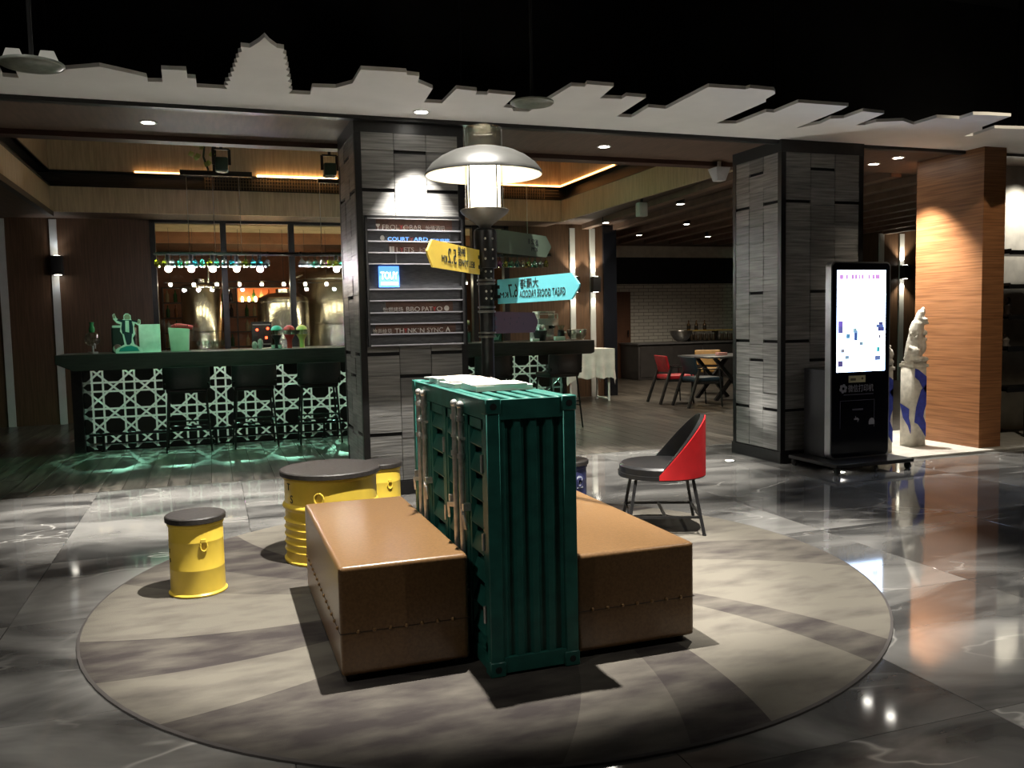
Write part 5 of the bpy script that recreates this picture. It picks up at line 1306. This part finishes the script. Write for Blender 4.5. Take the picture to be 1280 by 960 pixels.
# ================================================================== OBJECTS: metal display shelves at the right
t = thing('display_shelf', 'black metal display shelves before the ivory wall', 'shelf', (8.95, 7.35, 0))
for x in (8.56, 9.4):
    for y in (7.12, 7.50): ob('upright', MB().box(x-.02, x+.02, y-.02, y+.02, 0.0, 2.45), BLACK, t)
for z in (.55, 1.0, 1.35, 1.69, 2.06):
    ob('shelf', MB().box(8.24, 9.6, 7.10, 7.52, z, z+.022).box(8.24, 8.26, 7.10, 7.52, z, z+.05).box(8.24, 9.6, 7.095, 7.105, z-.012, z+.035), BLACK, t)
def figurine(x, y, z, h, m, label):
    t = thing('figurine', label, 'figurine', (x, y, z))
    ob('figure', MB().lathe([(.035, 0), (.04, h*.1), (.028, h*.3), (.04, h*.55), (.018, h*.72), (.026, h*.86), (.015, h*.98), (0, h)], 16), m, t, local=True)
    ob('plinth', MB().box(-.045, .045, -.045, .045, 0, .012), BLACKW, t, local=True)
figurine(8.46, 7.3, 1.372, .22, mat('dark_bronze', (.05, .04, .035), .4, .6), 'slender dark bronze figurine on the metal shelf')
figurine(8.44, 7.3, 1.022, .16, mat('grey_clay', (.16, .14, .12), .7), 'small grey clay figurine on the lower metal shelf')

# ================================================================== OBJECTS: dining zone
def armchair(loc, rz, m, label):
    t = thing('dining_armchair', label, 'chair', loc, rz)
    ob('seat', MB().box(-.23, .25, -.24, .24, .40, .475), m, t, bevel=.03, seg=3, local=True)
    ob('backrest', MB().add([(-.20, -.23, .52), (-.20, .23, .52), (-.16, .23, .52), (-.16, -.23, .52), (-.28, -.24, .80), (-.28, .24, .80), (-.235, .24, .80), (-.235, -.24, .80)], [(0, 3, 2, 1), (4, 5, 6, 7), (0, 1, 5, 4), (1, 2, 6, 5), (2, 3, 7, 6), (3, 0, 4, 7)]), m, t, bevel=.02, seg=3, local=True)
    for s in (-1, 1):
        ob('rear_leg', MB().beam((-.17, s*.25, .62), (-.38, s*.27, 0), .035, .05, (0, 1, 0)), BLACK, t, local=True)
        ob('front_leg', MB().cyl((.18, s*.25, .60), (.22, s*.26, 0), .014, .012, 10), BLACK, t, local=True)
        ob('armrest', MB().beam((-.20, s*.25, .61), (.20, s*.25, .60), .03, .018), BLACK, t, local=True)
    ob('seat_rail', MB().box(-.22, .22, -.25, -.235, .37, .41).box(-.22, .22, .235, .25, .37, .41), BLACK, t, local=True)
    return t
armchair((7.33, 12.72, 0), -.10, mat('red_vinyl', (.42, .015, .025), .4, 0, .15, 12), 'red armchair with black frame at the dining table')
armchair((7.42, 12.02, 0), -.05, mat('navy_vinyl', (.012, .028, .045), .35, 0, .15, 12), 'dark navy armchair with black frame at the dining table')
armchair((8.75, 14.0, 0), -2.2, mat('mustard_vinyl', (.34, .19, .05), .5, 0, .15, 12), 'mustard brown armchair behind the dining table')
t = thing('dining_table', 'dark dining table with crossed black legs in the dining zone', 'table', (8.35, 12.9, 0))
ob('tabletop', MB().box(7.75, 8.95, 12.35, 13.35, .735, .765), mat('dark_grey_laminate', (.09, .09, .095), .3), t, bevel=.008)
for y in (12.55, 13.15):
    ob('crossed_legs', MB().beam((8.0, y, .735), (8.65, y, 0), .06, .05, (0, 1, 0)).beam((8.7, y+.055, .735), (8.05, y+.055, 0), .06, .05, (0, 1, 0)), BLACK, t)
tag(ob('napkin_box', MB().box(8.17, 8.35, 12.7, 12.8, .765, .815), mat('pink_card_box', (.62, .30, .28), .7), bevel=.006), 'small pink napkin box on the dining table', 'box')
# draped buffet table
t = thing('draped_table', 'small table under a hanging pale cloth beyond the bar end', 'table', (6.2, 13.85, 0))
TXa, TXb, TYa, TYb, TZ = 5.72, 6.60, 13.50, 14.15, .915
ob('tabletop', MB().box(TXa+.01, TXb-.01, TYa+.01, TYb-.01, TZ-.03, TZ-.004), WHITE, t)
cl = MB(); per = []
n = 22
def edge(p, q, m_):
    return [(p[0]+(q[0]-p[0])*i/m_, p[1]+(q[1]-p[1])*i/m_) for i in range(m_)]
per = edge((TXa, TYa), (TXb, TYa), 22)+edge((TXb, TYa), (TXb, TYb), 16)+edge((TXb, TYb), (TXa, TYb), 22)+edge((TXa, TYb), (TXa, TYa), 16)
cxy = ((TXa+TXb)/2, (TYa+TYb)/2); N_ = len(per); rows = 6; vs = []
for r in range(rows+1):
    for i, (x, y) in enumerate(per):
        f = r/rows; wv = math.sin(i*1.35)*.028*f+.03*f
        dx, dy = x-cxy[0], y-cxy[1]; l = math.hypot(dx, dy)
        corner = (abs(dx)/(TXb-TXa)*2)**6*(abs(dy)/(TYb-TYa)*2)**6
        drop = (.50+.12*corner+.02*math.sin(i*.9))*f
        vs.append((x+dx/l*wv, y+dy/l*wv, TZ-drop))
cl.add(vs, [(r*N_+i, r*N_+(i+1) % N_, (r+1)*N_+(i+1) % N_, (r+1)*N_+i) for r in range(rows) for i in range(N_)], True)
cl.add(vs[:N_], [tuple(range(N_))])
o = ob('tablecloth', cl, mat('white_tablecloth', (.76, .76, .73), .8), t)
for x in (TXa+.08, TXb-.08):
    for y in (TYa+.08, TYb-.08): ob('leg', MB().cyl((x, y, 0), (x, y, TZ-.03), .02, n=10), WHITE, t)
    ob('leg_brace', MB().box(x-.02, x+.02, TYa+.08, TYb-.08, .03, .05), WHITE, t)
t = thing('white_bottle', 'small white bottle on the draped table', 'bottle', (6.05, 13.62, TZ))
ob('body', MB().lathe([(.03, 0), (.034, .01), (.034, .11), (.014, .14), (.012, .155)], 16), WHITE, t, local=True)
ob('cap', MB().lathe([(.016, .155), (.016, .185), (0, .187)], 16), WHITE, t, local=True)
# sideboard with bowl, rack and bottles
t = thing('sideboard', 'long charcoal sideboard against the white brick wall', 'sideboard', (11.2, 17.9, 0))
ob('carcass', MB().box(9.2, 13.4, 17.6, 18.5, .0, .81), mat('charcoal_laminate', (.035, .032, .032), .5), t, bevel=.006)
ob('worktop', MB().box(9.17, 13.43, 17.55, 18.54, .81, .845), mat('dark_grey_laminate', (.09, .09, .095), .3), t, bevel=.004)
for k in range(5): ob('door_panel', MB().box(9.25+k*.82, 10.03+k*.82, 17.588, 17.60, .06, .78), mat('charcoal_laminate', (.035, .032, .032), .5), t, bevel=.003, seg=1)
t = thing('steel_bowl', 'large round steel bowl on the sideboard', 'bowl', (10.46, 17.85, .845))
ob('bowl', MB().lathe([(.08, 0), (.17, .06), (.25, .18), (.27, .26), (.255, .26), (.235, .18), (.16, .075), (0, .02)], 28), STEEL, t, local=True)
ob('foot_ring', MB().lathe([(.085, 0), (.10, 0), (.10, .02), (.085, .02)], 24, ring=True), STEEL, t, local=True)
t = thing('spice_rack', 'low wooden rack of dark jars on the sideboard', 'rack', (11.5, 18.1, .845))
ob('top_board', MB().box(10.75, 12.4, 18.0, 18.25, 1.085, 1.11), mat('yellow_oak_board', (.55, .40, .12), .5), t)
ob('bottom_board', MB().box(10.75, 12.4, 18.0, 18.25, .845, .86), BLACKW, t)
for x in (10.75, 11.55, 12.37): ob('divider', MB().box(x, x+.03, 18.0, 18.25, .86, 1.085), BLACKW, t)
for k in range(12):
    x = 10.88+k*.122
    if abs(x-11.565) < .06: continue
    o = thing('spice_jar', 'dark lidded jar in the low rack on the sideboard', 'jar', (x, 18.08, .86), 0, 'jars in the sideboard rack')
    ob('jar_body', MB().lathe([(.04, 0), (.045, .01), (.045, .13), (.035, .15)], 14), mat('dark_jar_glass', (.06, .045, .03), .2), o, local=True)
    ob('jar_lid', MB().lathe([(.04, .15), (.04, .185), (0, .187)], 14), STEEL, o, local=True)
for k, x in enumerate((10.83, 11.04, 11.27)):
    o = thing('wine_bottle', 'dark bottle with gold neck on the rack over the sideboard', 'bottle', (x, 18.12, 1.11), 0, 'bottles on the sideboard rack')
    ob('glass_body', MB().lathe([(.04, 0), (.042, .005), (.042, .13), (.016, .17), (.014, .235), (0, .236)], 14), mat('brown_bottle', (.10, .05, .01), .2), o, local=True)
    ob('label_band', MB().lathe([(.0425, .03), (.0435, .03), (.0435, .10), (.0425, .10)], 14, ring=True), mat('black_label', (.015, .013, .01), .5), o, local=True)

# ================================================================== OBJECTS: ceiling fittings
DG = glass('green_grey_disc_glass', (.32, .38, .32), .18, .12)
def disc(p, r, label, vanes=False):
    t = thing('hanging_glass_disc', label, 'pendant', p)
    ob('dish', MB().lathe([(0, 0), (r*.6, .004), (r*.95, .014), (r, .022), (r*.96, .026), (r*.6, .016), (0, .012)], 36), mat('green_grey_dish', (.16, .18, .15), .3, 0, .2, 30), t, local=True)
    ob('rim', MB().lathe([(r*.97, .014), (r*1.01, .018), (r*1.01, .028), (r*.97, .03)], 36, ring=True), mat('pale_rim', (.30, .33, .29), .4), t, local=True)
    ob('rod', MB().cyl((0, 0, .012), (0, 0, 4.62-p[2]), .010, n=10), BLACKC, t, local=True)
    ob('hub', MB().cyl((0, 0, .01), (0, 0, .06), .03, n=14), mat('pale_rim', (.30, .33, .29), .4), t, local=True)
    if vanes:
        for s in (-1, 1):
            ob('reflector', MB().prism([(s*.02, .02), (s*r*.9, .02), (s*r*.72, .085), (s*.045, .085)], -.03, -.024, 'y'), WHITE, t, local=True)
c = aty(665, 131, 5.4); disc((c.x, c.y, c.z-.01), .142, 'green grey glass disc hanging before the white skyline board')
c = aty(40, 84, 4.75); disc((c.x, c.y, c.z-.01), .142, 'green grey glass disc with white reflectors hanging at the skyline end', True)
c = atz(802, 262, 2.98)
t = thing('ceiling_speaker', 'small white speaker under the beamed dining ceiling', 'speaker', (c.x, c.y, 2.98))
ob('case', MB().box(-.07, .07, -.06, .06, -.10, .10), mat('grey_white_plastic', (.42, .42, .42), .5), t, bevel=.02, seg=3, local=True)
ob('bracket', MB().box(-.015, .015, -.015, .015, .09, .165), BLACK, t, local=True)
c = atz(899, 216, 2.98)
t = thing('ceiling_projector', 'white bracketed fitting on the soffit edge beside the right column', 'projector', (c.x, c.y, 2.98))
ob('case', MB().add([(-.05, -.05, -.09), (.05, -.05, -.09), (.05, .05, -.09), (-.05, .05, -.09), (-.09, -.09, .05), (.09, -.09, .05), (.09, .09, .05), (-.09, .09, .05)], [(0, 3, 2, 1), (4, 5, 6, 7), (0, 1, 5, 4), (1, 2, 6, 5), (2, 3, 7, 6), (3, 0, 4, 7)]), mat('grey_white_plastic', (.42, .42, .42), .5), t, bevel=.01, local=True)
ob('mount', MB().cyl((0, 0, .04), (0, 0, .17), .02, n=12), WHITE, t, local=True)
# in-ground floor lights washing up to the white board
def floor_light(x, y, p, tgt, label, deg=120):
    t = thing('floor_uplight', label, 'floor light', (x, y, 0), 0, 'in-ground lights')
    ob('bezel', MB().lathe([(.045, .0), (.06, .0), (.058, .004), (.045, .004)], 24, ring=True), STEEL, t, local=True)
    ob('lens', MB().cyl((0, 0, .0005), (0, 0, .002), .045, n=20), emis('uplight_lens', (1, .97, .9), 4), t, local=True)
    if p: spot((x, y, .02), tgt, p, deg, NEUT, .8, .04, 'floor_uplight_lamp')
c = atz(912, 576); floor_light(c.x, c.y, 40, (c.x-.3, c.y-.6, 3.1), 'small round floor light beside the plinth of the right column')
c = atz(1048, 590); floor_light(c.x, c.y-.02, 40, (c.x, c.y-.4, 3.1), 'small round floor light before the wheeled kiosk base')
